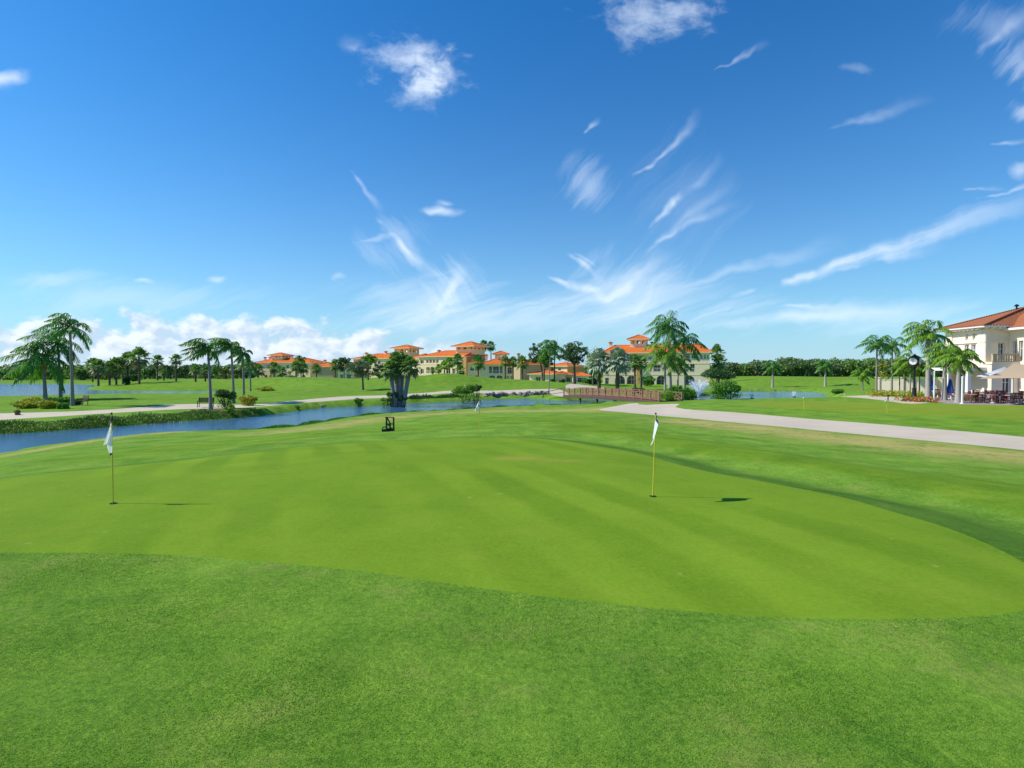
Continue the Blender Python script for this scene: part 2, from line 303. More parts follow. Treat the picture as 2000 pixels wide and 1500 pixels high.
# ------------------------------------------------------------------ materials
MATS = {}
def newmat(name):
    m = bpy.data.materials.new(name); m.use_nodes = True; return m, NT(m.node_tree)
def bsdf(T, **kw):
    b = T.n('ShaderNodeBsdfPrincipled')
    for k, v in kw.items(): T.put(b.inputs[k.replace('_', ' ')], c4(v) if not isinstance(v, bpy.types.NodeSocket) else v)
    return b
def fin(T, sh):
    o = T.n('ShaderNodeOutputMaterial'); T.link(sh, o.inputs['Surface'])
def bump(T, h, strength, dist):
    b = T.n('ShaderNodeBump'); b.inputs['Strength'].default_value = strength; b.inputs['Distance'].default_value = dist
    T.link(h, b.inputs['Height']); return b.outputs[0]
def simple(name, col, rough=0.7, metal=0, var=0.15, scale=3.0, spec=0.35):
    if name in MATS: return MATS[name]
    m, T = newmat(name); tc = T.n('ShaderNodeTexCoord').outputs['Object']
    nz = T.noise(tc, scale, 5, 0.6)
    c = T.mix(nz, tuple(max(0, a*(1-var)) for a in col), tuple(min(1, a*(1+var)) for a in col))
    b = bsdf(T, Base_Color=c, Roughness=rough, Metallic=metal); b.inputs['Specular IOR Level'].default_value = spec
    T.link(bump(T, T.noise(tc, scale*8, 3), 0.25, 0.01), b.inputs['Normal'])
    fin(T, b.outputs[0]); MATS[name] = m; return m
def leafmat(name, dark, light, trans=0.3, rough=0.45):
    dark = tuple(a*1.7 for a in dark); light = tuple(a*1.45 for a in light)
    m, T = newmat(name)
    g = T.n('ShaderNodeNewGeometry'); tc = T.n('ShaderNodeTexCoord').outputs['Object']
    nz = T.noise(tc, 0.8, 3)
    f = T.m('ADD', T.m('MULTIPLY', g.outputs['Random Per Island'], 0.65), T.m('MULTIPLY', T.m('SUBTRACT', nz, 0.3), 0.9), clamp=True)
    c = T.mix(f, dark, light)
    b = bsdf(T, Base_Color=c, Roughness=rough); b.inputs['Specular IOR Level'].default_value = 0.3
    t = T.n('ShaderNodeBsdfTranslucent'); T.link(T.mix(1.0, c, (1.3, 1.5, 0.6), 'MULTIPLY'), t.inputs['Color'])
    mx = T.n('ShaderNodeMixShader'); mx.inputs[0].default_value = trans
    T.link(b.outputs[0], mx.inputs[1]); T.link(t.outputs[0], mx.inputs[2]); fin(T, mx.outputs[0]); MATS[name] = m; return m
L_palm = leafmat('palm_leaf', (.025, .085, .02), (.12, .27, .045))
L_palmy = leafmat('palm_leaf_yellowish', (.05, .12, .015), (.20, .32, .03))  # yellower green fronds
L_sabal = leafmat('sabal_leaf', (.04, .09, .024), (.19, .28, .07))
L_silver = leafmat('silver_leaf', (.11, .15, .10), (.32, .38, .28), .12)
L_oak = leafmat('oak_leaf', (.028, .060, .026), (.11, .17, .075))
L_grey = leafmat('grey_leaf', (.04, .065, .035), (.14, .18, .09))
L_bright = leafmat('bright_leaf', (.05, .12, .012), (.20, .32, .03))
L_green = leafmat('shrub_leaf', (.025, .085, .012), (.11, .24, .03))
L_yellow = leafmat('yellow_leaf', (.10, .12, .012), (.38, .35, .03))
L_dark = leafmat('dark_leaf', (.016, .042, .014), (.07, .14, .035))
L_wood = leafmat('far_leaf', (.035, .065, .028), (.16, .20, .085))
L_reed = leafmat('reed_leaf', (.035, .08, .014), (.20, .28, .05))
L_red = leafmat('flower_red', (.30, .02, .02), (.65, .10, .06), .1)
L_dead = leafmat('dead_leaf', (.10, .07, .035), (.26, .19, .10), .1)
M_trunk = simple('palm_trunk', (.24, .22, .20), .9, scale=6, var=.3)
M_trunkp = simple('pale_trunk', (.36, .33, .30), .9, scale=6, var=.25)
M_trunkb = simple('brown_trunk', (.13, .10, .075), .95, scale=8, var=.45)
M_shaft = simple('crownshaft', (.10, .20, .05), .5, scale=3, var=.2)
M_fruit = simple('palm_fruit', (.55, .16, .03), .7)
M_cream = simple('cream_stucco', (.97, .75, .46), .9, var=.06, scale=.7, spec=.08)
M_pale = simple('pale_stucco', (.93, .75, .50), .9, var=.05, scale=.7, spec=.08)
M_orange = simple('ochre_stucco', (.62, .38, .15), .9, var=.07, scale=.7, spec=.08)
M_tan = simple('tan_stucco', (.52, .40, .24), .9, var=.07, scale=.7, spec=.08)
M_club = simple('club_stucco', (.86, .73, .57), .9, var=.05, scale=.7, spec=.08)
M_white = simple('white_trim', (.80, .79, .76), .6, var=.04)
M_glass = simple('dark_glass', (.03, .045, .06), .12, spec=.8, var=.3)
M_blue = simple('blue_canvas', (.03, .09, .35), .8)
M_black = simple('black_metal', (.015, .016, .018), .4)
M_brown = simple('brown_wood', (.10, .065, .045), .8, var=.3)
M_chairred = simple('maroon_chair', (.20, .045, .05), .6)
M_sail = simple('tan_canvas', (.55, .40, .24), .85)
M_rock = simple('rock', (.27, .23, .20), .95, var=.45, scale=1.5)
M_yellow = simple('yellow_pole', (.66, .53, .04), .4, var=.03)
def clothmat(name, col):
    m, T = newmat(name); d = T.n('ShaderNodeBsdfDiffuse'); d.inputs['Color'].default_value = c4(col); t = T.n('ShaderNodeBsdfTranslucent'); t.inputs['Color'].default_value = c4(col)
    mx = T.n('ShaderNodeMixShader'); mx.inputs[0].default_value = .45; T.link(d.outputs[0], mx.inputs[1]); T.link(t.outputs[0], mx.inputs[2]); fin(T, mx.outputs[0]); return m
M_flagw = clothmat('white_cloth', (.88, .87, .86))
M_navy = simple('navy_cloth', (.02, .025, .09), .85)
M_bridge = simple('bridge_wood', (.22, .085, .065), .8, var=.35, scale=2)
M_bridgep = simple('bridge_rail_wood', (.30, .13, .105), .8, var=.3, scale=2)
M_mulch = simple('mulch', (.20, .09, .055), .95, var=.4, scale=4)
M_cup = simple('cup_dark', (.01, .012, .01), .9)

def tilemat(name, col, pitch=0.33):
    m, T = newmat(name); tc = T.n('ShaderNodeTexCoord').outputs['Object']
    w = T.n('ShaderNodeTexWave', wave_type='BANDS', bands_direction='X'); w.inputs['Scale'].default_value = 1/pitch/3.14*1.57
    T.link(tc, w.inputs['Vector'])
    w2 = T.n('ShaderNodeTexWave', wave_type='BANDS', bands_direction='Z', wave_profile='SAW'); w2.inputs['Scale'].default_value = 1.6
    T.link(tc, w2.inputs['Vector'])
    nz = T.noise(tc, 1.2, 6, 0.7); n2 = T.noise(tc, 9, 3)
    c = T.mix(nz, tuple(a*.72 for a in col), tuple(min(1, a*1.22) for a in col))
    c = T.mix(T.m('MULTIPLY', n2, .3), c, (.30, .10, .05))
    b = bsdf(T, Base_Color=c, Roughness=.9); b.inputs['Specular IOR Level'].default_value = .1
    hh = T.m('ADD', w.outputs['Fac'], T.m('MULTIPLY', w2.outputs['Fac'], .6))
    T.link(bump(T, hh, .8, .08), b.inputs['Normal']); fin(T, b.outputs[0]); return m
M_tile = tilemat('orange_tile', (.90, .20, .035)); M_tile2 = tilemat('russet_tile', (.42, .155, .075))

def grassmat(name, dark, light, dry, fine=0.5, bumps=0.35, stripe=False, near=False):
    m, T = newmat(name); tc = T.n('ShaderNodeTexCoord').outputs['Object']
    x, y, z = T.sep(tc); q = T.comb(x, y, 0.0)
    a = T.n('ShaderNodeAttribute', attribute_name='zone'); ar, ag, ab = T.sep(a.outputs['Vector'])
    f1 = T.noise(T.v('MULTIPLY', T.n_rot(q), (1.0, 1.9, 1.0)), 62, 4, .75); f2 = T.noise(q, 19, 5, .75); f3 = T.noise(q, 5, 5, .6, .6); f4 = T.noise(q, .55, 5, .55, .5)
    f5 = T.noise(T.v('MULTIPLY', q, (1.0, .35, 1.0)), 1.4, 4, .6)
    mac = T.m('ADD', T.m('MULTIPLY', T.m('SUBTRACT', f4, .5), 1.9), T.m('MULTIPLY', T.m('SUBTRACT', f3, .5), 1.2))
    mac = T.m('ADD', mac, T.m('MULTIPLY', T.m('SUBTRACT', f5, .5), .9))
    mic = T.m('ADD', T.m('MULTIPLY', T.m('SUBTRACT', f1, .5), 2.6*fine), T.m('MULTIPLY', T.m('SUBTRACT', f2, .5), 2.0*fine))
    f = T.m('ADD', T.m('ADD', .5, T.m('MULTIPLY', mac, .55 if not stripe else .34)), mic, clamp=True)
    if stripe:
        nd = T.noise(q, .5, 2); ph = T.m('ADD', T.v('DOT_PRODUCT', q, (.93, .36, 0)), T.m('MULTIPLY', nd, .35))
        st = T.m('SINE', T.m('MULTIPLY', ph, 2*math.pi/1.35))
        msk = T.mr(T.noise(q, .16, 2), .40, .60)
        st = T.m('MINIMUM', T.m('MAXIMUM', T.m('MULTIPLY', st, 2.2), -1.0), 1.0); f = T.m('ADD', f, T.m('MULTIPLY', T.m('MULTIPLY', st, msk), .17), clamp=True)
    c = T.mix(f, dark, light)
    if stripe: c = T.mix(T.m('MULTIPLY', T.mr(T.noise(q, 3.4, 2, .5), .70, .76), .35), c, (.33, .42, .12))
    dm = T.m('MULTIPLY', ar, T.mr(T.m('ADD', T.m('MULTIPLY', f3, .6), T.m('MULTIPLY', f4, .5)), .35, .62))
    pn = T.mr(T.noise(q, 1.1, 5, .65), .50, .72)
    dm = T.m('ADD', dm, T.m('MULTIPLY', pn, .30 if bumps > .5 else .12), clamp=True)
    c = T.mix(dm, c, T.mix(T.m('ADD', T.m('MULTIPLY', f1, .6), .2), tuple(k*.75 for k in dry), tuple(k*1.25 for k in dry)))
    c = T.mix(T.m('MAXIMUM', T.m('MULTIPLY', ag, -.75), 0.0), c, T.mix(f, (.018, .075, .008), (.07, .17, .022)))  # negative g: dark collar grass with the swale's shade painted in
    c = T.mix(T.m('MAXIMUM', T.m('MULTIPLY', ag, .8), 0.0), c, T.mix(f, (.075, .165, .008), (.20, .32, .016)))
    c = T.mix(ab, c, T.mix(f2, (.09, .045, .03), (.22, .11, .07)))
    b = bsdf(T, Base_Color=c, Roughness=.75); b.inputs['Specular IOR Level'].default_value = .04; b.inputs['Roughness'].default_value = 1.0
    hh = T.m('ADD', T.m('MULTIPLY', f1, .6), f2)
    T.link(bump(T, hh, bumps, .02), b.inputs['Normal']); fin(T, b.outputs[0]); return m
M_rough = grassmat('rough_grass', (.042, .140, .013), (.250, .41, .045), (.42, .35, .12), .85, .7)
M_green = grassmat('green_grass', (.100, .200, .011), (.210, .330, .024), (.30, .27, .05), .55, .3, True)
M_pgreen = grassmat('pale_green_grass', (.15, .22, .018), (.25, .33, .035), (.34, .34, .06), .16, .1)

def watermat():
    m, T = newmat('water'); tc = T.n('ShaderNodeTexCoord').outputs['Object']
    x, y, z = T.sep(tc)
    n1 = T.noise(T.v('MULTIPLY', tc, (.9, 2.0, 1)), 2.2, 5, .6, .3); n2 = T.noise(tc, .35, 3)
    c = T.mix(n2, (.04, .12, .23), (.07, .17, .30))
    b = bsdf(T, Base_Color=c, Roughness=.08, IOR=1.33)
    b.inputs['Specular IOR Level'].default_value = .75
    T.link(bump(T, n1, .45, .12), b.inputs['Normal']); fin(T, b.outputs[0]); return m
M_water = watermat()
def pathmat():
    m, T = newmat('path_concrete'); tc = T.n('ShaderNodeTexCoord').outputs['Object']
    n1 = T.noise(tc, .5, 5); n2 = T.noise(tc, 25, 4, .7)
    c = T.mix(T.m('ADD', T.m('MULTIPLY', n1, .6), T.m('MULTIPLY', n2, .4)), (.40, .32, .21), (.71, .60, .46))
    st = T.mr(T.noise(tc, 1.7, 6, .7, .8), .55, .72); c = T.mix(T.m('MULTIPLY', st, .35), c, (.30, .25, .19))
    b = bsdf(T, Base_Color=c, Roughness=.9); T.link(bump(T, n2, .3, .01), b.inputs['Normal']); fin(T, b.outputs[0]); return m
M_path = pathmat()
M_patio = simple('patio_paving', (.33, .27, .26), .85, var=.2, scale=2)

# ------------------------------------------------------------------ mesh helpers
class MB:
    def __init__(s): s.V = []; s.F = {3: [], 4: []}; s.M = {3: [], 4: []}; s.n = 0
    def add(s, V, F, mi=0):
        V = np.asarray(V, float).reshape(-1, 3); F = np.asarray(F, int)
        if len(F) == 0: return
        k = F.shape[1]; s.V.append(V); s.F[k].append(F+s.n); s.M[k].append(np.full(len(F), mi)); s.n += len(V)
    def box(s, x0, x1, y0, y1, z0, z1, mi=0):
        V = [(x, y, z) for z in (z0, z1) for x, y in ((x0, y0), (x1, y0), (x1, y1), (x0, y1))]
        s.add(V, [(0, 3, 2, 1), (4, 5, 6, 7), (0, 1, 5, 4), (1, 2, 6, 5), (2, 3, 7, 6), (3, 0, 4, 7)], mi)
    def bar(s, a, b, w, t=None, mi=0):          # square bar between two points
        t = t or w; a = np.array(a, float); b = np.array(b, float); d = b-a; d /= np.linalg.norm(d)
        up = np.array((0, 0, 1.)) if abs(d[2]) < .95 else np.array((0, 1., 0))
        sx = np.cross(d, up); sx /= np.linalg.norm(sx); sz = np.cross(sx, d)
        V = [p+sx*i*w/2+sz*j*t/2 for p in (a, b) for i, j in ((-1, -1), (1, -1), (1, 1), (-1, 1))]
        s.add(V, [(0, 1, 2, 3), (7, 6, 5, 4), (0, 4, 5, 1), (1, 5, 6, 2), (2, 6, 7, 3), (3, 7, 4, 0)], mi)
    def tube(s, pts, rad, seg=8, mi=0, cap=True):
        pts = np.array(pts, float); m = len(pts); rad = np.broadcast_to(rad, (m,))
        tg = np.gradient(pts, axis=0); tg /= np.linalg.norm(tg, axis=1)[:, None]+1e-9
        ref = np.array((0, 1., 0)) if abs(tg[0][1]) < .9 else np.array((1., 0, 0))
        a = np.cross(tg, ref); a /= np.linalg.norm(a, axis=1)[:, None]; b = np.cross(tg, a)
        th = np.linspace(0, 2*math.pi, seg, endpoint=False)
        V = pts[:, None]+rad[:, None, None]*(np.cos(th)[None, :, None]*a[:, None]+np.sin(th)[None, :, None]*b[:, None])
        F = [(i*seg+j, i*seg+(j+1) % seg, (i+1)*seg+(j+1) % seg, (i+1)*seg+j) for i in range(m-1) for j in range(seg)]
        s.add(V, F, mi)
        if cap:
            for e in (0, m-1):
                c = pts[e]; s.add(np.vstack([V[e], c]), [(j, (j+1) % seg, seg) for j in range(seg)], mi)
    def ball(s, c, r, seg=10, rings=7, mi=0, jit=0, g=None):
        r = np.broadcast_to(r, (3,)); V = []
        for i in range(rings+1):
            for j in range(seg):
                a = math.pi*i/rings; t = 2*math.pi*j/seg; V.append((math.sin(a)*math.cos(t), math.sin(a)*math.sin(t), math.cos(a)))
        V = np.array(V)
        if jit: V *= 1+jit*((g or rng).random((len(V), 1))-.5)
        F = [(i*seg+j, (i+1)*seg+j, (i+1)*seg+(j+1) % seg, i*seg+(j+1) % seg) for i in range(rings) for j in range(seg)]
        s.add(V*r+np.array(c), F, mi)
    def build(s, name, mats, parent=None, loc=None, rz=0, smooth=False):
        me = bpy.data.meshes.new(name); V = np.vstack(s.V) if s.V else np.zeros((0, 3))
        f3 = np.vstack(s.F[3]) if s.F[3] else np.zeros((0, 3), int); f4 = np.vstack(s.F[4]) if s.F[4] else np.zeros((0, 4), int)
        mi = np.concatenate(s.M[3]+s.M[4]) if (s.M[3] or s.M[4]) else np.zeros(0, int)
        me.vertices.add(len(V)); me.vertices.foreach_set('co', V.ravel().astype(np.float32))
        lv = np.concatenate([f3.ravel(), f4.ravel()]); me.loops.add(len(lv)); me.loops.foreach_set('vertex_index', lv.astype(np.int32))
        nf = len(f3)+len(f4); me.polygons.add(nf)
        st = np.concatenate([np.arange(len(f3))*3, len(f3)*3+np.arange(len(f4))*4])
        me.polygons.foreach_set('loop_start', st.astype(np.int32))
        if not isinstance(mats, (list, tuple)): mats = [mats]
        for m in mats: me.materials.append(m)
        me.polygons.foreach_set('material_index', mi.astype(np.int32))
        me.polygons.foreach_set('use_smooth', np.full(nf, smooth))
        me.update(calc_edges=True); me.validate()
        o = bpy.data.objects.new(name, me); COL.objects.link(o)
        if parent: o.parent = parent
        if loc is not None: o.location = loc
        o.rotation_euler.z = rz
        return o
def thing(name, label, cat, loc=(0, 0, 0), rz=0, group=None):
    o = bpy.data.objects.new(name, None); COL.objects.link(o); o.location = loc; o.rotation_euler.z = rz; o.empty_display_size = .3
    return tag(o, label, cat, group)
def tag(o, label=None, cat=None, group=None, kind=None):
    if label: o['label'] = label
    if cat: o['category'] = cat
    if group: o['group'] = group
    if kind: o['kind'] = kind
    return o

# ------------------------------------------------------------------ ground mesh (one triangulation, cut into its surfaces)
def build_ground():
    pts = []
    r = 1.2; k = 0
    rs = [0.4, 0.8]
    while r < 2600:
        rs.append(r); r *= 1.022 if r < 90 else 1.028 if r < 250 else 1.12
    for i, r in enumerate(rs):
        f = np.radians(np.arange(-62, 62.01, .62 if r > 5 else 1.6)); off = .5*(i % 2)*(f[1]-f[0])
        bk = np.radians(np.arange(68, 293, 6.0))
        for a in np.concatenate([f+off, bk]): pts.append((r*math.sin(a), r*math.cos(a)))
    base = np.array(pts)
    def resample(poly, mx):
        out = []
        for i in range(len(poly)):
            a, b = poly[i], poly[(i+1) % len(poly)]; L = np.linalg.norm(b-a); m = max(1, min(60, int(L/(mx*max(1, np.hypot(*a)*.02)))))
            for j in range(m): out.append(a+(b-a)*j/m)
        return np.array(out)
    polys = [resample(p, 1.0) for p in (lake, channel, green, cpath_l, cpath_r, pgreen, patio, clubpath, villapath)]
    # drop grid points too close to the outlines
    keep = np.ones(len(base), bool)
    for p in polys:
        d = pdist(p, base[:, 0], base[:, 1]); keep &= d > 0.008*np.hypot(base[:, 0], base[:, 1])
    base = base[keep]
    co = [Vector(p) for p in base]; ed = []
    for p in polys:
        s0 = len(co); co += [Vector(q) for q in p]; ed += [(s0+i, s0+(i+1) % len(p)) for i in range(len(p))]
    vo, eo, fo, _, _, _ = delaunay_2d_cdt(co, ed, [], 0, 1e-5, False)
    V = np.array([(v[0], v[1]) for v in vo]); F = np.array([f for f in fo if len(f) == 3])
    z = H(V[:, 0], V[:, 1])
    c = V[F].mean(1); reg = np.zeros(len(F), int)
    for i, p in ((1, green), (2, cpath_l), (2, cpath_r), (3, pgreen), (2, clubpath), (4, patio), (2, villapath)):
        reg[inside(p, c[:, 0], c[:, 1])] = i
    x, y = V[:, 0], V[:, 1]
    # zone attribute: r = dry, g = mown light, below zero collar grass with painted swale shade, b = mulch
    dry = np.zeros(len(V)); mown = np.zeros(len(V)); mul = np.zeros(len(V))
    def near(lst, z_, w, s):
        q = np.array(pix(lst, z_)); return s*np.exp(-(pdist(q, x, y, False)/w)**2)
    dry = np.maximum(dry, near([(1330, 823), (1450, 837), (1560, 850), (1700, 868), (1850, 888), (2100, 915)], -1.0, 2.3, 1.0))
    dry = np.maximum(dry, near([(1000, 799), (1080, 800), (1150, 801), (1190, 805)], -1.3, 4.0, .9))
    dry = np.maximum(dry, near([(520, 848), (600, 840), (660, 828), (720, 819), (800, 812), (900, 806), (1000, 801)], -1.5, 1.7, .85))
    dry = np.maximum(dry, near([(0, 893), (100, 878), (250, 858), (350, 850)], -1.7, .8, .85))
    dry = np.maximum(dry, np.maximum(near([(985, 903), (1035, 903)], -.2, .30, .9), near([(1075, 908), (1120, 908)], -.2, .28, .8)))
    dry = np.maximum(dry, near([(1310, 797), (1430, 808), (1600, 824)], -1.0, .5, .6))
    mown = np.maximum(mown, near([(250, 890), (450, 862), (700, 838), (950, 822), (1150, 822)], -.75, 3.2, .7))
    mown = np.maximum(mown, near([(0, 788), (200, 780), (400, 779), (600, 772), (700, 768)], -1.35, 3.5, .8))
    mown = np.maximum(mown, near([(1430, 742), (1600, 742), (1750, 745)], -.3, 60, .35))
    mown = np.maximum(mown, near([(1600, 800), (2000, 830)], -.8, 6, .35))
    mown = np.maximum(mown, near([(600, 755), (800, 750), (1000, 755), (1150, 757)], -.6, 30, .35))
    mown = np.maximum(mown, near([(1650, 775), (1720, 782)], -.8, 3, .6))
    mown = np.maximum(mown, near([(0, 745), (300, 757)], -1.2, 40, .6))
    mul = np.maximum(mul, near([(1195, 763), (1280, 766)], -1.4, 2.2, 1.0))
    mul = np.maximum(mul, near([(408, 801), (440, 806)], -1.5, 1.5, .8))
    band = smooth_poly(pix([(1040, 838), (1150, 822), (1280, 838), (1400, 862), (1560, 893), (1700, 922), (1850, 940), (2100, 960)], -.62)+pix([(2100, 1075), (1950, 1035), (1800, 985), (1600, 940), (1450, 910), (1300, 878), (1200, 856), (1100, 846)], -.55), 2)
    bd = pdist(band, x, y); bi = inside(band, x, y); mown = np.maximum(mown, .85*np.clip(.5+np.where(bi, bd, -bd)/.5, 0, 1))
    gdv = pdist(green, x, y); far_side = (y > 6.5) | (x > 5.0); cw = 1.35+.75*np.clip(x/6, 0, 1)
    lush_shade = np.where(far_side, .8*np.clip((cw-gdv)/.9, 0, 1), 0)*(.35+.65*np.clip((x+1)/4, 0, 1)+.3*np.clip((-x-4)/4, 0, 1)); mown = np.where(gdv < cw+.3, -np.clip(lush_shade, 0, 1), mown)  # dark collar: longer grass plus the swale's shade, both put into the colour
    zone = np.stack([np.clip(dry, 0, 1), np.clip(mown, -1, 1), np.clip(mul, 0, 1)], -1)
    V3 = np.column_stack([V, z])
    for rid, name, mat in ((0, 'ground', M_rough), (1, 'putting_green', M_green), (2, 'cart_path', M_path), (3, 'practice_green', M_pgreen), (4, 'patio_pavement', M_patio)):
        sel = F[reg == rid]; u, inv = np.unique(sel, return_inverse=True)
        vv = V3[u].copy()
        mb = MB(); mb.add(vv, inv.reshape(-1, 3)); o = mb.build(name, mat, smooth=True); tag(o, kind='structure')
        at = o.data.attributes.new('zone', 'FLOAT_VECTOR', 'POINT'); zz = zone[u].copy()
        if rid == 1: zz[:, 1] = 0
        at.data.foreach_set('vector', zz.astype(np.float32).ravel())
    # flip normals up if needed is harmless in Cycles
    for name, poly in (('lake_water', lake), ('channel_water', channel)):
        c0 = poly.copy(); vo, eo, fo, _, _, _ = delaunay_2d_cdt([Vector(p) for p in c0], [(i, (i+1) % len(c0)) for i in range(len(c0))], [], 1, 1e-5, False)
        # grow a little under the bank so that no gap shows
        mb = MB(); vv = np.array([(v[0], v[1], WZ) for v in vo]); mb.add(vv, np.array([f for f in fo if len(f) == 3]))
        tag(mb.build(name, M_water), kind='structure')
build_ground()

# ------------------------------------------------------------------ plants
def zpx(py, D): return EYE+(HY-py)*D/FP       # height of a pixel row at distance D
def leaf_tris(mb, base, dirs, length, width, up, mi=0, droop=0.25):
    """narrow two-segment leaflets; base (n,3), dirs (n,3) unit"""
    base = np.asarray(base); dirs = np.asarray(dirs); nn = len(base)
    if nn == 0: return
    length = np.broadcast_to(length, (nn,))[:, None]; width = np.broadcast_to(width, (nn,))[:, None]
    side = np.cross(dirs, up); side /= np.linalg.norm(side, axis=1)[:, None]+1e-6
    mid = base+dirs*length*.55; tip = base+dirs*length; tip = tip-np.array((0, 0, 1.))*length*droop
    V = np.stack([base-side*width*.3, base+side*width*.3, mid+side*width*.5, mid-side*width*.5, tip], 1).reshape(-1, 3)
    i = np.arange(nn)[:, None]*5
    mb.add(V, i+np.array([[0, 1, 2, 3]]), mi)
    mb.add(V, i+np.array([[3, 2, 4]]), mi)
def palm(px, D, ctop, fl, label, leaf=None, trunk=None, r=.22, nf=19, wind=(-.55, 0, 0), lean=0.0, group=None, fruit=False, seed=0, lw=.13, name='palm_tree', ptop=None, el=(-30, 85), xz=None, lf=1.0):
    """feather palm: crown centre at pixel row ctop, distance D"""
    g = np.random.default_rng(seed+int(px)*13)
    x, y = XY(px, D) if xz is None else xz
    z0 = h1(x, y)-.1; zt = zpx(ctop, D); Ht = zt-z0
    t = thing(name, label, 'palm tree', (x, y, z0), 0, group); r *= .72
    tx = ((ptop-px)/FP*D) if ptop else lean
    q = np.linspace(0, 1, 9); cur = [(tx*a**1.6, 0, Ht*a) for a in q]
    rad = r*(1.25-.45*q); rad[0] *= 1.35; rad[1] *= 1.1
    mb = MB(); mb.tube(cur[:-1]+[(tx*.93**1.6, 0, Ht*.93)], rad, 10); mb.build('trunk', trunk or M_trunk, t, smooth=True)
    mb = MB(); mb.tube([(tx*.92**1.6, 0, Ht*.92), (tx*.96, 0, Ht*.96), (tx, 0, Ht*1.01)], [r*.95, r*.85, r*.35], 8); mb.build('crownshaft', M_shaft, t, smooth=True)
    top = np.array((tx, 0, Ht)); mb = MB(); w = np.array(wind)
    for i in range(nf):
        az = i*2.399963+g.random()*.5; e = R(el[0]+(el[1]-el[0])*((i+.5)/nf)**.9)
        L = fl*(.85+.3*g.random())*lf; m = 9; p = top.copy(); d = np.array((math.cos(az)*math.cos(e), math.sin(az)*math.cos(e), math.sin(e)))
        pts = [p.copy()]; ds = [d.copy()]
        for s in range(m):
            a = (s+1)/m; dd = d+np.array((0, 0, -1.))*1.5*a**1.25+w*a*1.1; dd /= np.linalg.norm(dd); p = p+dd*L/m; pts.append(p.copy()); ds.append(dd)
        pts = np.array(pts); ds = np.array(ds)
        mb.tube(pts, np.linspace(.045, .012, m+1)*fl/3.2, 4, 0, False)
        nl = 40; tt = np.linspace(.12, .99, nl); ii = tt*m; i0 = np.minimum(ii.astype(int), m-1); fr = (ii-i0)[:, None]
        B = pts[i0]*(1-fr)+pts[i0+1]*fr; Dv = ds[i0]*(1-fr)+ds[i0+1]*fr
        up = np.array((0, 0, 1.)); sd_ = np.cross(Dv, up); sd_ /= np.linalg.norm(sd_, axis=1)[:, None]+1e-6
        ll = L*.27*np.sin(np.clip(tt, .0, 1)*2.6+.45).clip(.25)
        for sgn in (-1, 1):
            dr = sd_*sgn*.75+Dv*.6+np.array((0, 0, -.5))+g.normal(0, .16, (nl, 3))+w*.35; dr /= np.linalg.norm(dr, axis=1)[:, None]
            leaf_tris(mb, B, dr, ll*(.8+.4*g.random(nl)), lw*.56, up, 0, .38)
    mb.build('crown', leaf or L_palm, t)
    if fruit:
        mb = MB()
        for k in range(14): mb.ball(top+np.array((r*1.2+g.random()*.3, -.25+g.random()*.3, -.5-g.random()*.8)), .13, 6, 4)
        mb.build('fruit_cluster', M_fruit, t)
    return t
def fan_crown(mb, top, rad, nfan, g, mis=(0,), el=(-55, 85), lf=.55, dead=0):
    for i in range(nfan):
        az = i*2.399963+g.random()*.6; e = R(el[0]+(el[1]-el[0])*(i+.5)/nfan); isd = i < dead
        d = np.array((math.cos(az)*math.cos(e), math.sin(az)*math.cos(e), math.sin(e)))
        pl = rad*(.42+.16*g.random()); b0 = top+d*pl-np.array((0, 0, .12*rad*math.cos(e)))
        side = np.cross(d, (0, 0, 1.)); side /= np.linalg.norm(side)+1e-6; upv = np.cross(side, d)
        mb.bar(top, b0, .05*rad/2, mi=1 if isd and len(mis) > 1 else 0)
        ns = 13; th = np.linspace(-2.0, 2.0, ns)
        dr = np.cos(th)[:, None]*d+np.sin(th)[:, None]*side+upv*g.normal(0, .1, (ns, 1))+upv*.15; dr /= np.linalg.norm(dr, axis=1)[:, None]
        leaf_tris(mb, np.repeat(b0[None], ns, 0), dr, rad*lf*(.85+.3*g.random(ns))*(.75+.25*np.cos(th)), rad*.15, upv, 1 if isd and len(mis) > 1 else 0, .35)
def sabal(px, D, ctop, rad, label, leaf=None, trunk=None, r=.2, nfan=26, name='fan_palm', group=None, ptop=None, dead=3, el=(-55, 85), seed=0, z0=None):
    g = np.random.default_rng(seed+int(px)*7)
    x, y = XY(px, D); z0 = (h1(x, y)-.1) if z0 is None else z0; Ht = zpx(ctop, D)-z0
    t = thing(name, label, 'palm tree', (x, y, z0), 0, group); tx = ((ptop-px)/FP*D) if ptop else 0
    q = np.linspace(0, 1, 8); mb = MB(); mb.tube([(tx*a, 0, Ht*a) for a in q], r*(1.15-.2*q)*(1+.08*(np.arange(8) % 2)), 9); mb.build('trunk', trunk or M_trunkb, t, smooth=True)
    mb = MB(); fan_crown(mb, np.array((tx, 0, Ht)), rad, nfan, g, (0, 1), el, dead=dead); mb.build('crown', [leaf or L_sabal, L_dead], t)
    return t
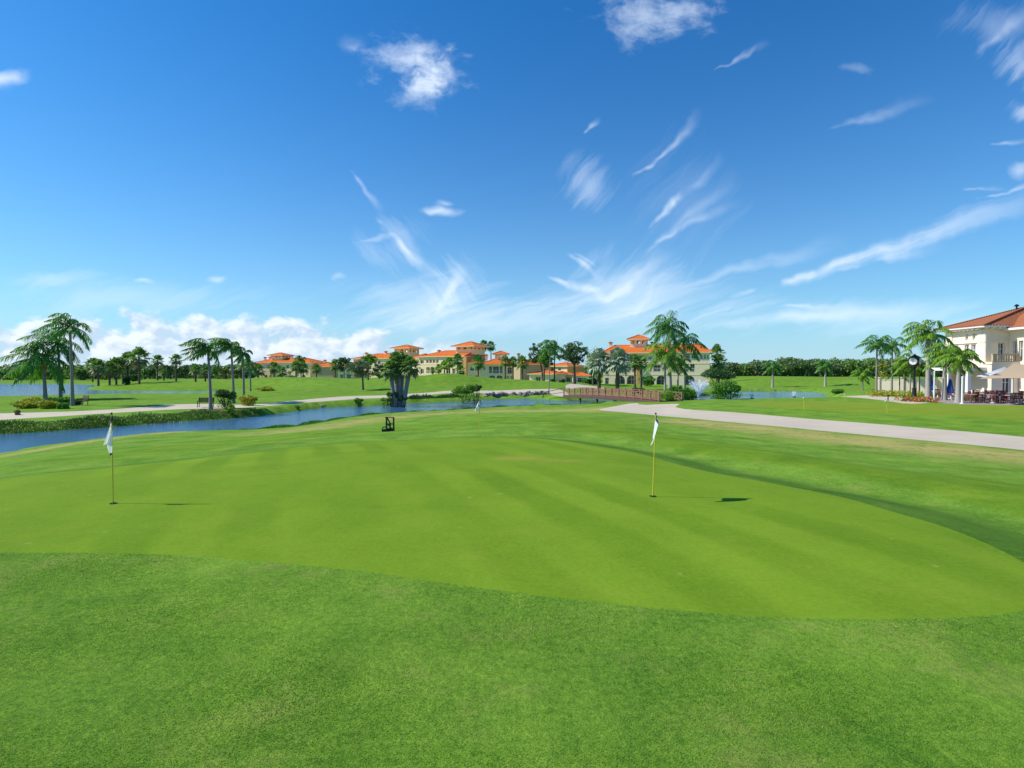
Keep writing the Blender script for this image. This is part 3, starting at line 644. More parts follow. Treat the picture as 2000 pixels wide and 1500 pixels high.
def leaves(mb, C, Rr, nn, size, g, mi=0, shell=.55):
    """leaf quads scattered in an ellipsoid"""
    d = g.normal(size=(nn, 3)); d /= np.linalg.norm(d, axis=1)[:, None]; rr = shell+(1-shell)*g.random((nn, 1))**.6
    c = np.array(C)+d*rr*np.array(Rr); nrm = d*.8+g.normal(size=(nn, 3))*.7; nrm /= np.linalg.norm(nrm, axis=1)[:, None]
    a = np.cross(nrm, g.normal(size=(nn, 3))); a /= np.linalg.norm(a, axis=1)[:, None]; b = np.cross(nrm, a)
    s = size*(.6+.8*g.random((nn, 1)))
    V = np.stack([c-a*s*.5, c+b*s*.32, c+a*s*.5, c-b*s*.32], 1).reshape(-1, 3)
    mb.add(V, np.arange(nn)[:, None]*4+np.array([[0, 1, 2, 3]]), mi)
def clumps(mb, C, Rr, ncl, per, size, g, fill=.42, mi=0, flat=0):
    C = np.array(C, float); Rr = np.array(Rr, float)
    for i in range(ncl):
        d = g.normal(size=3); d /= np.linalg.norm(d)
        if flat and d[2] < -.2: d[2] *= -.5
        c = C+d*Rr*(.35+.5*g.random()); k = fill*(.6+.7*g.random())
        leaves(mb, c, Rr*k*np.array((1, 1, .8)), per, size, g, mi)
def tree(px, D, cy, rx, ry, label, leaf=None, ncl=40, per=75, size=None, name='broadleaf_tree', group=None, tpx=None, trunk=None, fill=.24, seed=0, r=.18):
    """broadleaf tree: crown centre (px,cy) with pixel radii rx, ry; trunk foot at tpx"""
    g = np.random.default_rng(seed+int(px)*3+int(D)); tpx = tpx or px
    x, y = XY(tpx, D); z0 = h1(x, y)-.1; k = D/FP
    t = thing(name, label, 'tree', (x, y, z0), 0, group)
    C = np.array(((px-tpx)*k, 0, zpx(cy, D)-z0)); Rr = np.array((rx*k, max(rx, ry)*k*.9, ry*k)); size = size or max(.22, D*.0026)
    fk = max(.3, C[2]-Rr[2]*.75)
    mb = MB(); mb.tube([(0, 0, 0), (C[0]*.1, 0, fk*.5), (C[0]*.35, 0, fk)], [r*1.3, r, r*.85], 8, cap=False)
    cen = []
    for i in range(9):
        a = i*2.4; e = C+Rr*np.array((math.cos(a)*.62, math.sin(a)*.62, -.1+.6*g.random()))
        s = np.array((C[0]*.35, 0, fk)); mid = s*.5+e*.5+np.array((0, 0, -.12*Rr[2]))+g.normal(0, .08, 3)*Rr
        mb.tube([s, mid, e], [r*.55, r*.32, r*.1], 5, cap=False); cen.append(e)
        for _ in range(2):
            e2 = e+g.normal(0, .3, 3)*Rr; mb.tube([mid, (mid+e2)/2, e2], [r*.25, r*.15, r*.06], 4, cap=False)
    mb.build('trunk', trunk or M_trunkb, t, smooth=True)
    mb = MB(); clumps(mb, C, Rr, ncl, per, size, g, fill); mb.build('crown', leaf or L_oak, t)
    return t
def bush(px, D, cy, rx, ry, label, leaf=None, ncl=16, per=110, size=None, name='shrub', cat='shrub', group=None, depth=1.0, seed=0, fill=.4):
    g = np.random.default_rng(seed+int(px)*5+int(D)); x, y = XY(px, D); z0 = h1(x, y)-.08; k = D/FP
    C = np.array((0, 0, zpx(cy, D)-z0)); Rr = np.array((rx*k, rx*k*depth, ry*k)); size = size or max(.10, D*.0024)
    t = thing(name, label, cat, (x, y, z0), 0, group)
    mb = MB(); clumps(mb, C, Rr, ncl, per, size, g, fill, flat=1)
    zlow = max(C[2]*.5, .1); leaves(mb, (0, 0, zlow), (Rr[0]*.85, Rr[1]*.85, zlow), per*3, size, g, shell=.3)
    mb.build('foliage', leaf or L_green, t)
    mb = MB()
    for i in range(5): mb.tube([(0, 0, 0), (Rr[0]*.3*math.cos(i*2.4), Rr[1]*.3*math.sin(i*2.4), C[2]*.6), (Rr[0]*.5*math.cos(i*2.4), Rr[1]*.5*math.sin(i*2.4), C[2]+Rr[2]*.3)], [.05, .035, .015], 5)
    mb.build('stem', M_trunkb, t)
    return t
def hedge(pa, pb, w, hh, label, leaf, name='hedge', size=.16, group=None, dens=1.0):
    """clipped run of shrub between two world points"""
    a = np.array(pa); b = np.array(pb); c = (a+b)/2; L = np.linalg.norm(b-a); ang = math.atan2(b[1]-a[1], b[0]-a[0]); z0 = h1(*c)-.05
    g = np.random.default_rng(int(abs(c[0]*10))); t = thing(name, label, 'hedge', (c[0], c[1], z0), ang, group); mb = MB()
    m = max(3, int(L/w*2))
    for i in range(m): leaves(mb, ((i+.5)/m*L-L/2, g.normal(0, .06)*w, hh*.52), (w*.75, w*.6, hh*(.5+.1*g.random())), int(170*dens), size, g, shell=.5)
    mb.build('foliage', leaf, t)
    return t

W0 = (-.75, .05, 0)
palm(88, 68, 702, 4.4, 'wide windblown palm with orange fruit, leftmost in the hedge island', ptop=84, wind=W0, nf=22, fruit=True, r=.24, seed=3, name='royal_palm', lw=.16)
palm(118, 70, 672, 3.9, 'dark palm in the hedge island, between its wide leftmost and its tallest palm', ptop=114, wind=W0, nf=18, r=.2, seed=5, name='royal_palm', lw=.15, leaf=L_palm)
palm(141, 55, 640, 2.8, 'tallest palm of the hedge island, slim grey trunk beside the dark bench', ptop=138, wind=(-.7, 0, 0), nf=16, r=.17, seed=9, name='royal_palm', el=(-20, 88))
palm(411, 51.8, 686, 2.4, 'windblown palm standing on the bank right beside the park bench', ptop=407, wind=(-1.5, 0, 0), nf=17, r=.17, seed=2, name='royal_palm', el=(-5, 88))
palm(456, 62, 680, 2.7, 'windblown palm rising out of the dark rounded shrub', ptop=452, wind=(-1.5, 0, 0), nf=17, r=.17, seed=4, name='royal_palm', el=(-5, 88))
palm(476, 64, 690, 1.7, 'narrow upright palm with short crown behind the yellow shrub', ptop=475, wind=(-.5, 0, 0), nf=13, r=.16, seed=6, name='royal_palm', el=(-40, 89))
palm(489, 100, 712, 2.4, 'low windblown palm just left of the first red roofed villa', wind=(-.9, 0, 0), nf=15, r=.16, seed=6, name='queen_palm')
palm(1309, 97, 641, 4.6, 'tallest palm in front of the three storey villa, thick pale trunk', ptop=1305, wind=(-.25, 0, 0), nf=20, r=.36, seed=1, trunk=M_trunkp, name='royal_palm', lw=.2, el=(-35, 85))
palm(1337, 101, 666, 4.3, 'palm with spread fronds right of the tallest palm by the villa', ptop=1335, wind=(.1, 0, 0), nf=13, r=.28, seed=8, trunk=M_trunkp, name='royal_palm', lw=.2, el=(-30, 80))
palm(1299, 93, 694, 4.4, 'shorter yellowish palm tucked under the tallest palm at the villa', wind=(-.2, 0, 0), nf=18, r=.22, seed=11, leaf=L_palmy, trunk=M_trunkp, name='queen_palm', lw=.2)
palm(1324, 96, 712, 3.0, 'low palm between the two tall palms of the three storey villa', wind=(-.1, 0, 0), nf=14, r=.2, seed=12, leaf=L_palmy, trunk=M_trunkp, name='queen_palm', lw=.2)
palm(1072, 92, 678, 2.6, 'slim palm on the bank at the left end of the wooden bridge', wind=(-.3, 0, 0), nf=13, r=.10, seed=13, name='queen_palm', ptop=1076, lw=.17)
palm(588, 235, 702, 3.6, 'palm sticking up above the roofline between the two leftmost villas', nf=13, r=.3, seed=14, lw=.3, name='queen_palm')
palm(1712, 68, 672, 2.2, 'left one of the twin slender palms by the white screen wall', wind=(-.35, 0, 0), nf=13, r=.14, seed=15, name='royal_palm')
palm(1742, 71, 674, 2.3, 'right one of the twin slender palms by the white screen wall', wind=(-.3, 0, 0), nf=13, r=.14, seed=16, name='royal_palm')
palm(1813, 57, 655, 3.1, 'big palm with a long curved frond right behind the street clock', wind=(-.3, 0, 0), nf=16, r=.27, seed=17, leaf=L_palmy, name='royal_palm', ptop=1811, lw=.16, trunk=M_trunkp, el=(-25, 85))
palm(1845, 54, 692, 2.1, 'bushy palm in the middle of the three beside the patio', wind=(-.2, 0, 0), nf=18, r=.24, seed=18, leaf=L_palmy, name='royal_palm', lw=.16, trunk=M_trunkp)
palm(1872, 50.5, 700, 1.9, 'lowest palm, rightmost of the three beside the patio', wind=(.15, 0, 0), nf=20, r=.25, seed=19, leaf=L_palmy, name='royal_palm', lw=.15, trunk=M_trunkp, el=(-45, 85))
for i, (px, D, c) in enumerate(((1766, 66, 716), (1778, 64, 706), (1757, 68, 722), (1796, 64, 718))):
    palm(px, D, c, 1.8, ['multi stem palm just left behind the street clock', 'tall stem of the palm clump behind the street clock', 'lowest yellow green palm at the right end of the white screen wall', 'low palm between the street clock and the big palm'][i], leaf=L_palmy, wind=(-.1, 0, 0), nf=13, r=.09, seed=20+i, name='areca_palm', trunk=M_trunk, group='clump of slim palms behind the clock')
palm(1509, 131, 716, 3.0, 'lone palm on the far fairway beyond the right end of the pond, left one', nf=13, r=.28, seed=30, lw=.2, trunk=M_trunkp, name='royal_palm', wind=(-.2, 0, 0))
palm(1612, 127, 714, 3.0, 'lone palm on the far fairway halfway to the white screen wall', nf=13, r=.28, seed=31, lw=.2, trunk=M_trunkp, name='royal_palm', wind=(-.3, 0, 0))
palm(1685, 98, 733, 2.2, 'short young palm on the grass left of the white screen wall', nf=12, r=.14, seed=32, lw=.18, leaf=L_palmy, wind=(-.1, 0, 0))

# far shore of the lake
for i, (px, D, c, rad, lb) in enumerate([
    (272, 150, 697, 3.4, 'tallest full fan palm on the far lake shore'), (308, 190, 704, 2.5, 'lone slim fan palm right of the tallest one on the lake shore'),
    (344, 175, 702, 2.4, 'second lone fan palm on the lake shore, further right'), (250, 160, 702, 2.9, 'fan palm touching the tallest one on its left'),
    (227, 158, 713, 3.0, 'fan palm in the middle of the grove on the lake shore'), (240, 165, 711, 2.6, 'fan palm at the right side of the lake shore grove'),
    (214, 155, 720, 2.7, 'low brownish fan palm at the left end of the lake shore grove'), (192, 150, 716, 2.8, 'fan palm on the tip of the peninsula'),
    (382, 168, 722, 2.2, 'low fan palm seen just left of the bench palm crown'), (401, 185, 724, 2.4, 'low fan palm behind the bench palm trunk'),
    (181, 200, 712, 3.2, 'fan palm against the far wood left of the peninsula tip'), (320, 200, 728, 1.6, 'very small palm between the two lone lake shore palms')]):
    sabal(px, D, c, rad, lb, group='fan palms along the far lake shore', nfan=22, r=.24, seed=i)
# palms at the villas
for i, (px, D, c, rad, lb, el) in enumerate([
    (945, 235, 673, 2.6, 'left one of the twin tall palms rising above the villa roofs', (-80, 80)), (959, 238, 675, 2.6, 'right one of the twin tall palms rising above the villa roofs', (-80, 80)),
    (894, 175, 702, 2.4, 'round palm in front of the central tower villa', (-70, 85)), (878, 172, 708, 2.2, 'light green palm left of the round palm at the tower villa', (-60, 85)), (899, 165, 722, 2.0, 'lowest dark palm before the tower villa', (-70, 85)),
    (868, 178, 714, 2.0, 'small palm against the pale wall left of the tower villa ochre end', (-50, 85)), (934, 165, 705, 2.5, 'dense tall palm between the tower villa and the balcony villa', (-85, 85)),
    (987, 165, 706, 2.2, 'palm covering the right edge of the balcony villa roof', (-50, 85)), (1002, 167, 707, 2.1, 'palm beside the arched window of the balcony villa', (-50, 85)), (1020, 160, 708, 2.4, 'brownish palm right of the balcony villa', (-60, 85)),
    (1240, 118, 706, 2.1, 'brown green fan palm before the middle of the three storey villa', (-60, 85)), (1252, 121, 709, 2.0, 'fan palm beside the ochre pier of the three storey villa', (-50, 85)),
    (1400, 175, 688, 3.0, 'fan palm rising behind the right corner of the three storey villa', (-70, 85)), (1404, 165, 706, 3.0, 'lower fan palm at the right corner of the three storey villa', (-80, 85)),
    (535, 200, 718, 2.6, 'dark fan palm in front of the leftmost red roofed villa', (-70, 85)), (551, 198, 726, 2.4, 'rounded low palm before the entrance of the leftmost villa', (-60, 85)), (578, 205, 716, 2.8, 'fan palm right of the small leftmost villa gable', (-50, 85)),
    (592, 208, 718, 2.8, 'brownish fan palm before the gap between the leftmost villas', (-60, 85)), (618, 195, 720, 2.4, 'leaning fan palm beside the plain tan wall', (-50, 85)), (655, 195, 712, 2.6, 'fan palm at the right end of the plain tan wall', (-70, 85)),
    (505, 190, 722, 2.6, 'fan palm at the left end of the leftmost villa', (-70, 85)), (845, 200, 722, 1.4, 'slim cypress like palm before the windows of the tower villa', (-85, 85)),
    (857, 190, 719, 1.7, 'bright narrow palm against the tower villa wall', (-85, 85))]):
    sabal(px, D, c, rad, lb, leaf=L_palmy if i in (3, 5, 22) else (L_palm if i in (0, 1, 6, 2) else None), group='fan palms around the villas', nfan=22, r=.2, seed=40+i, el=el, dead=0 if i in (0, 1, 2, 6) else 2)
sabal(1170, 112, 706, 3.2, 'left one of the two silver green palms beside the bridge', leaf=L_silver, trunk=M_trunkb, nfan=30, r=.32, name='silver_palm', group='silver palms', dead=0, seed=5)
sabal(1206, 110, 703, 3.2, 'right one of the two silver green palms beside the bridge', leaf=L_silver, trunk=M_trunkb, nfan=30, r=.32, name='silver_palm', group='silver palms', dead=0, seed=6)
# four leaning trunks by the channel
for i, (px, D, c, rad, tp, lb) in enumerate([
    (773, 64, 722, 1.35, 763, 'left leaning palm of the big cluster by the channel'), (777, 65, 708, 1.6, 775, 'thick upright palm of the big cluster by the channel'),
    (781, 66, 707, 1.5, 785, 'second upright palm of the big cluster by the channel'), (784, 64, 715, 1.45, 801, 'right leaning palm of the big cluster by the channel')]):
    sabal(px, D, c, rad, lb, ptop=tp, trunk=M_trunk, group='palm cluster on the channel bank', nfan=32, r=(.2, .29, .29, .22)[i], seed=70+i, el=(-70, 88), dead=4)

# broadleaf trees
tree(706, 98, 720, 30, 20, 'grey green small leaved tree alone on the mound, thin leaning trunk', L_grey, tpx=709, r=.16, ncl=30, fill=.36, per=100)
tree(719, 150, 702, 19, 15, 'bright yellow green tree behind the grey green tree', L_bright, ncl=30)
tree(672, 185, 710, 20, 20, 'bluish green tree left of the second villa', L_oak, ncl=34)
tree(741, 170, 725, 18, 18, 'loose tree between the grey green tree and the palm cluster', L_grey, ncl=30)
tree(1048, 150, 690, 22, 24, 'tall loose oak left of the slim bridge palm', L_oak, tpx=1060, ncl=48, per=50, fill=.17, r=.22)
tree(1066, 135, 700, 20, 24, 'yellow green tree over the low garages', L_green, tpx=1062, ncl=34, r=.22)
tree(1120, 140, 690, 36, 29, 'largest oak with airy round crown right of the bridge head', L_oak, tpx=1122, ncl=90, per=55, fill=.15, r=.34)
tree(1083, 150, 680, 12, 20, 'narrow dark tree between the two oaks', L_palm, ncl=14)
tree(1158, 135, 703, 18, 22, 'yellow green tree between the largest oak and the three storey villa', L_bright, ncl=30)
tree(495, 170, 728, 14, 12, 'dark low tree left of the leftmost villa', L_dark, ncl=14)
tree(475, 180, 728, 14, 14, 'dark low tree behind the yellow shrub palms', L_dark, ncl=14)
bush(1405, 84, 735, 36, 20, 'large dark clipped tree mass right of the fountain', L_dark, ncl=34, per=150, name='sea_grape', depth=.6)
bush(1425, 64, 762, 31, 19, 'big dark green shrub right of the fountain', L_green, ncl=26, per=200, depth=.7)
bush(1404, 66, 768, 16, 13, 'small leafy shrub touching the fountain on its right', L_green, ncl=12)
bush(1342, 64, 770, 24, 17, 'leafy green shrub just left of the fountain', L_green, ncl=22, per=170, depth=.7)
bush(1303, 61, 775, 18, 12, 'yellowish leafy shrub at the right end of the bridge', L_bright, ncl=16, per=150)
bush(1320, 66, 762, 16, 9, 'upright leafy shrub behind the yellowish bridge shrub', L_green, ncl=14)
bush(1246, 92, 761, 14, 5.5, 'low dark shrub in the mulch behind the bridge', L_dark, ncl=10)
bush(1264, 150, 742, 16, 8, 'round hedge shrub before the arches of the three storey villa', L_green, ncl=12)
bush(1158, 140, 746, 10, 7, 'low dark shrub under the yellow green tree at the villa', L_dark, ncl=8)
bush(1098, 142, 745, 6, 5, 'small round dark shrub beside the garage wall', L_dark, ncl=8)
bush(1080, 145, 744, 6, 4, 'small round shrub right of the garage door', L_dark, ncl=8)
bush(910, 71, 765, 26, 14, 'big yellow green shrub on the channel bank', L_bright, ncl=26, per=170, depth=.6)
bush(930, 73, 762, 15, 14, 'dark shrub attached to the big yellow green bank shrub', L_dark, ncl=18, depth=.6)
bush(701, 65, 783, 9, 9, 'small yellow green shrub at the water left of the palm cluster', L_bright, ncl=12)
bush(752, 64, 782, 13, 8, 'light green shrub at the left foot of the palm cluster', L_bright, ncl=12)
bush(766, 64, 772, 11, 12, 'dark shrub wrapped round the foot of the palm cluster', L_dark, ncl=14, per=110)
bush(787, 64, 781, 9, 10, 'dark low shrub at the right foot of the palm cluster', L_dark, ncl=10)
bush(440, 54, 774, 23, 15, 'large dark rounded shrub behind the park bench', L_dark, ncl=26, per=170, depth=.7)
bush(484, 58, 780, 20, 9, 'yellow leaved shrub right of the large dark shrub', L_yellow, ncl=18, per=170, depth=.6)
bush(523, 92, 760, 19, 6.5, 'yellow brown shrub on the far side of the lawn at the lake end', L_yellow, ncl=14, per=110)
bush(450, 48.5, 798, 12, 9, 'light green shrub at the water below the large dark shrub', L_bright, ncl=10, per=90)
bush(580, 58, 796, 8, 7, 'small tuft shrub on the bank midway to the palm cluster', L_reed, ncl=8, per=80)
bush(55, 52, 790, 26, 13, 'yellow green clipped shrub at the left end of the hedge island', L_yellow, ncl=24, per=190, depth=.7)
bush(95, 51, 792, 22, 12, 'yellow green clipped shrub in the middle of the hedge island', L_yellow, ncl=22, per=180, depth=.7, seed=2)
bush(122, 50.5, 796, 14, 10, 'dusty green shrub at the front right of the hedge island', L_green, ncl=16, per=140, depth=.7)
bush(60, 60, 783, 30, 8, 'yellow shrub row at the back left of the hedge island', L_yellow, ncl=20, per=150, depth=.4)
bush(115, 61, 783, 26, 9, 'darker shrub row at the back right of the hedge island', L_green, ncl=20, per=150, depth=.4)
bush(148, 56, 788, 9, 10, 'dark shrub between the tallest island palm and the dark bench', L_dark, ncl=12)
bush(248, 158, 741, 7, 6, 'dark round shrub in the lake shore grove', L_dark, ncl=8, size=.4)
bush(262, 180, 735, 16, 4, 'dark low shrub behind the tallest lake shore palm', L_dark, ncl=8, size=.5)
bush(33, 45, 806, 6, 8, 'brown grass tuft at the path edge below the hedge island', L_dead, ncl=8, per=70)
bush(1635, 92, 764, 12, 5, 'low green shrub at the right end of the pond', L_green, ncl=10)
bush(780, 208, 736, 14, 5, 'low green shrub before the second villa', L_green, ncl=8, size=.4)
bush(570, 215, 738, 14, 5, 'low green shrub before the leftmost villa', L_green, ncl=8, size=.4)
hedge(XY(1700, 67), XY(1765, 63), 1.0, .75, 'yellow clipped hedge in front of the white screen wall', L_yellow)
hedge(XY(1767, 62), XY(1800, 60), .9, .7, 'yellow clipped hedge just behind the street clock', L_yellow)
hedge(XY(1878, 53), XY(1905, 53), .8, .7, 'yellow clipped hedge beside the white patio post', L_yellow)
hedge(XY(1140, 146), XY(1172, 146), 1.5, 1.3, 'long low green hedge right of the garages', L_green, size=.35)
hb = hedge(XY(1757, 54), XY(1824, 51), 1.1, .55, 'low bed of red and green flowers round the street clock', [L_red, L_green], name='flower_bed'); hb['category'] = 'flower bed'
me = hb.children[0].data; ix = (np.random.default_rng(3).random(len(me.polygons)) > .45).astype(np.int32); me.polygons.foreach_set('material_index', ix)

# far woods: unbroken masses
def woods(name, label, xs, D0, D1, hpx0, hpx1, nn, leaf, seed):
    g = np.random.default_rng(seed); mb = MB()
    for i in range(nn):
        px = xs[0]+(xs[1]-xs[0])*((i+g.random())/nn); D = D0+(D1-D0)*g.random(); x, y = XY(px, D); z = h1(x, y)
        hh = (hpx0+(hpx1-hpx0)*g.random())*D/FP*float(np.interp(px if px > 1395 else 2000, [1400, 1470, 1540, 1560], [.74, .82, 1, 1])); lm = 0 if g.random() < .6 else 2; r_ = hh*(.3+.2*g.random())
        for _ in range(5): leaves(mb, (x+g.normal(0, .45)*r_, y+g.normal(0, .4)*r_, z+hh*(.55+.25*g.random())), (r_*.6, r_*.6, hh*.2), 42, 1.3, g, lm, .6)
        leaves(mb, (x, y, z+hh*.28), (r_*1.1, r_, hh*.3), 45, 1.3, g, lm, .3)
        mb.tube([(x, y, z-.2), (x+.2, y, z+hh*.6)], [.28, .14], 5, 1, False)
    return tag(mb.build(name, [leaf, M_trunkb, L_sabal]), label, 'woods', None, 'stuff')
woods('distant_woods', 'dark wood closing the fairway on the right', (1395, 1860), 285, 330, 20, 38, 230, L_wood, 5)
woods('distant_woods', 'hazy wood beyond the left lake', (-120, 500), 250, 330, 20, 30, 190, L_wood, 6)
woods('distant_woods', 'tree belt behind the villas', (480, 1420), 300, 340, 16, 25, 170, L_wood, 8)

# bank plants
def reeds(name, label, line, width, hh, nn, leaf, seed, z=WZ):
    g = np.random.default_rng(seed); q = np.array(line); mb = MB(); L = np.r_[0, np.cumsum(np.linalg.norm(np.diff(q, axis=0), axis=1))]
    s = g.random(nn)*L[-1]; x = np.interp(s, L, q[:, 0])+g.normal(0, width, nn); y = np.interp(s, L, q[:, 1])+g.normal(0, width, nn)
    zz = H(x, y); ok = (zz > WZ-.18); x, y, zz = x[ok], y[ok], zz[ok]; m = len(x)
    d = np.stack([g.normal(0, .28, m), g.normal(0, .28, m), np.ones(m)], -1); d /= np.linalg.norm(d, axis=1)[:, None]
    cl = .35+1.2*np.abs(np.sin(x*.9)*np.cos(y*.7+x*.31))
    leaf_tris(mb, np.stack([x, y, zz-.03], -1), d, hh*(.5+.8*g.random(m))*cl, .07, np.array((.1, 1., 0)), 0, .2)
    return tag(mb.build(name, leaf), label, 'reeds', None, 'stuff')
reeds('marsh_grass', 'dark tall marsh grass along the far left bank of the channel', pix([(-60, 851), (0, 847), (68, 844), (150, 837), (250, 831), (350, 822), (440, 818), (500, 811.5)], WZ), 0.6, .30, 7500, L_reed, 1)
reeds('bank_grass', 'short green grass fringe on the near bank of the channel', pix([(440, 842), (500, 840), (560, 836), (610, 828), (660, 819), (700, 813), (760, 809), (850, 804), (900, 801), (950, 797), (1050, 793.5), (1180, 792)], WZ), .3, .22, 12000, L_green, 2)
reeds('marsh_grass', 'dark shaded grass on the far bank between the palm cluster and the yellow green shrub', pix([(795, 786.5), (830, 785), (860, 783.5), (900, 782)], WZ), .5, .55, 2500, L_dark, 3)

# short mown blades standing on the rough nearest to the camera
def near_grass():
    g = np.random.default_rng(77); nn = 420000
    D = 2.2+5.8*g.random(nn)**1.35; px = -60+2120*g.random(nn); x = (px-1000)/FP*D; y = D+g.normal(0, .01, nn)
    ok = ~inside(green, x, y) & ~((x > 4.2) & (y > 6.2)); x, y, D = x[ok], y[ok], D[ok]; m = len(x)
    # heights on a coarse lattice, then bilinear
    gx = np.linspace(-9, 9, 91); gy = np.linspace(1.5, 8.5, 36); GX, GY = np.meshgrid(gx, gy); GH = H(GX.ravel(), GY.ravel()).reshape(GX.shape)
    fx = (x-gx[0])/(gx[1]-gx[0]); fy = (y-gy[0])/(gy[1]-gy[0]); i = np.clip(fx.astype(int), 0, 89); j = np.clip(fy.astype(int), 0, 34); fx -= i; fy -= j
    z = GH[j, i]*(1-fx)*(1-fy)+GH[j, i+1]*fx*(1-fy)+GH[j+1, i]*(1-fx)*fy+GH[j+1, i+1]*fx*fy
    a = g.random(m)*6.283; tilt = .6+1.1*g.random(m); d = np.stack([np.cos(a)*tilt+.35, np.sin(a)*tilt+.12, np.ones(m)], -1); d /= np.linalg.norm(d, axis=1)[:, None]
    hh = (.006+.010*g.random(m))*(1+.35*np.sin(x*2.1+1)*np.cos(y*2.7)); wd = .0016+.0012*g.random(m)+.0005*D
    b = np.stack([x, y, z-.003], -1); s = np.cross(d, g.normal(size=(m, 3))); s /= np.linalg.norm(s, axis=1)[:, None]
    V = np.stack([b-s*wd[:, None], b+s*wd[:, None], b+d*hh[:, None]], 1).reshape(-1, 3)
    mb = MB(); mb.add(V, np.arange(m)[:, None]*3+np.array([[0, 1, 2]]))
    mb.M[3] = [(g.random(m) < .04+.10*np.clip(np.sin(x*1.3+2)*np.sin(y*1.9+x*.6)+.2, 0, 1)).astype(int)]
    tag(mb.build('grass', [L_blade, L_dryblade]), 'short mown grass blades in front of the putting green', 'grass', None, 'stuff')
def blademat(name, c0, c1, c2):
    m, T = newmat(name); tc = T.n('ShaderNodeTexCoord').outputs['Object']; x, y, z = T.sep(tc); q = T.comb(x, y, 0.0)
    rnd = T.n('ShaderNodeNewGeometry').outputs['Random Per Island']
    f4 = T.noise(q, .55, 5, .55, .5); f3 = T.noise(q, 2.2, 5, .6, .6); f5 = T.noise(T.v('MULTIPLY', q, (.6, 1.6, 1.0)), 1.1, 4, .6)
    f = T.m('ADD', T.m('ADD', T.m('MULTIPLY', rnd, .45), T.m('MULTIPLY', T.m('SUBTRACT', f4, .5), 1.5)), T.m('ADD', T.m('MULTIPLY', T.m('SUBTRACT', f3, .5), 1.0), .27), clamp=True)
    c = T.mix(f, c0, c1); c = T.mix(T.m('MULTIPLY', T.mr(f5, .46, .68), .6), c, c2)
    b = bsdf(T, Base_Color=c, Roughness=.8); b.inputs['Specular IOR Level'].default_value = .1
    t = T.n('ShaderNodeBsdfTranslucent'); T.link(c, t.inputs['Color']); mx = T.n('ShaderNodeMixShader'); mx.inputs[0].default_value = .45
    T.link(b.outputs[0], mx.inputs[1]); T.link(t.outputs[0], mx.inputs[2]); fin(T, mx.outputs[0]); return m
L_blade = blademat('grass_blade', (.11, .27, .022), (.35, .57, .065), (.42, .50, .10))
L_dryblade = blademat('dry_blade', (.34, .32, .10), (.62, .54, .24), (.55, .48, .2))
near_grass()

# ------------------------------------------------------------------ buildings
def arch_pts(x0, x1, z0, z1, n=8):
    r = (x1-x0)/2; zc = max(z1-r, z0+.2); rz = z1-zc
    return [(x0+r-r*math.cos(math.pi*i/n), zc+rz*math.sin(math.pi*i/n)) for i in range(n+1)]
def facade(mb, W, Z, ops, rev=.35, x00=0.0):
    """wall in the plane y=0 with real openings; ops (x0,x1,z0,z1,kind)"""
    xs = sorted({x00, x00+W, *[round(o[0], 3) for o in ops], *[round(o[1], 3) for o in ops]}); zs = sorted({0.0, Z, *[round(o[2], 3) for o in ops], *[round(o[3], 3) for o in ops]})
    for i in range(len(xs)-1):
        for j in range(len(zs)-1):
            cx, cz = (xs[i]+xs[i+1])/2, (zs[j]+zs[j+1])/2
            if any(o[0] < cx < o[1] and o[2] < cz < o[3] for o in ops): continue
            mb.add([(xs[i], 0, zs[j]), (xs[i+1], 0, zs[j]), (xs[i+1], 0, zs[j+1]), (xs[i], 0, zs[j+1])], [(0, 1, 2, 3)])
    for x0, x1, z0, z1, k in ops:
        rv = rev if k == 'w' else 1.3 if k == 'l' else .8
        if k == 'a':
            ap = arch_pts(x0, x1, z0, z1); q = len(ap)
            for i in range(q-1):
                a, b = ap[i], ap[i+1]; mb.add([(a[0], .001, a[1]), (b[0], .001, b[1]), (b[0], .001, z1), (a[0], .001, z1)], [(0, 1, 2, 3)])
                mb.add([(a[0], 0, a[1]), (b[0], 0, b[1]), (b[0], rv, b[1]), (a[0], rv, a[1])], [(0, 1, 2, 3)])
            zt = ap[0][1]
        else:
            zt = z1; mb.add([(x0, 0, z1), (x1, 0, z1), (x1, rv, z1), (x0, rv, z1)], [(0, 1, 2, 3)])
        for xx in (x0, x1): mb.add([(xx, 0, z0), (xx, rv, z0), (xx, rv, zt), (xx, 0, zt)], [(0, 1, 2, 3)])
        if z0 > .05: mb.add([(x0, 0, z0), (x1, 0, z0), (x1, rv, z0), (x0, rv, z0)], [(0, 1, 2, 3)])
def window(x0, x1, z0, z1, y, parent, rail=False, fw=.09, mat=None, name='window'):
    f = MB(); mt = mat or M_white
    for a, b in ((x0, x0+fw), (x1-fw, x1), ((x0+x1)/2-fw*.4, (x0+x1)/2+fw*.4)): f.box(a, b, y-.06, y+.03, z0, z1)
    for a, b in ((z0, z0+fw), (z1-fw, z1), (z0+(z1-z0)*.62, z0+(z1-z0)*.62+fw*.7)): f.box(x0+fw, x1-fw, y-.05, y+.02, a, b)
    o = f.build(name, mt, parent)
    g = MB(); g.box(x0, x1, y+.035, y+.06, z0, z1); g.build('pane', M_glass, o)
    if rail:
        rb = MB(); yy = .04
        rb.box(x0, x1, yy, yy+.07, z0+.95, z0+1.04); rb.box(x0, x1, yy, yy+.05, z0+.08, z0+.14); m = max(2, int((x1-x0)/.35))
        for i in range(m+1): xx = x0+.03+(x1-x0-.06)*i/m; rb.box(xx-.03, xx+.03, yy+.01, yy+.05, z0+.14, z0+.95)
        rb.build('balcony_rail', M_white, parent)
    return o
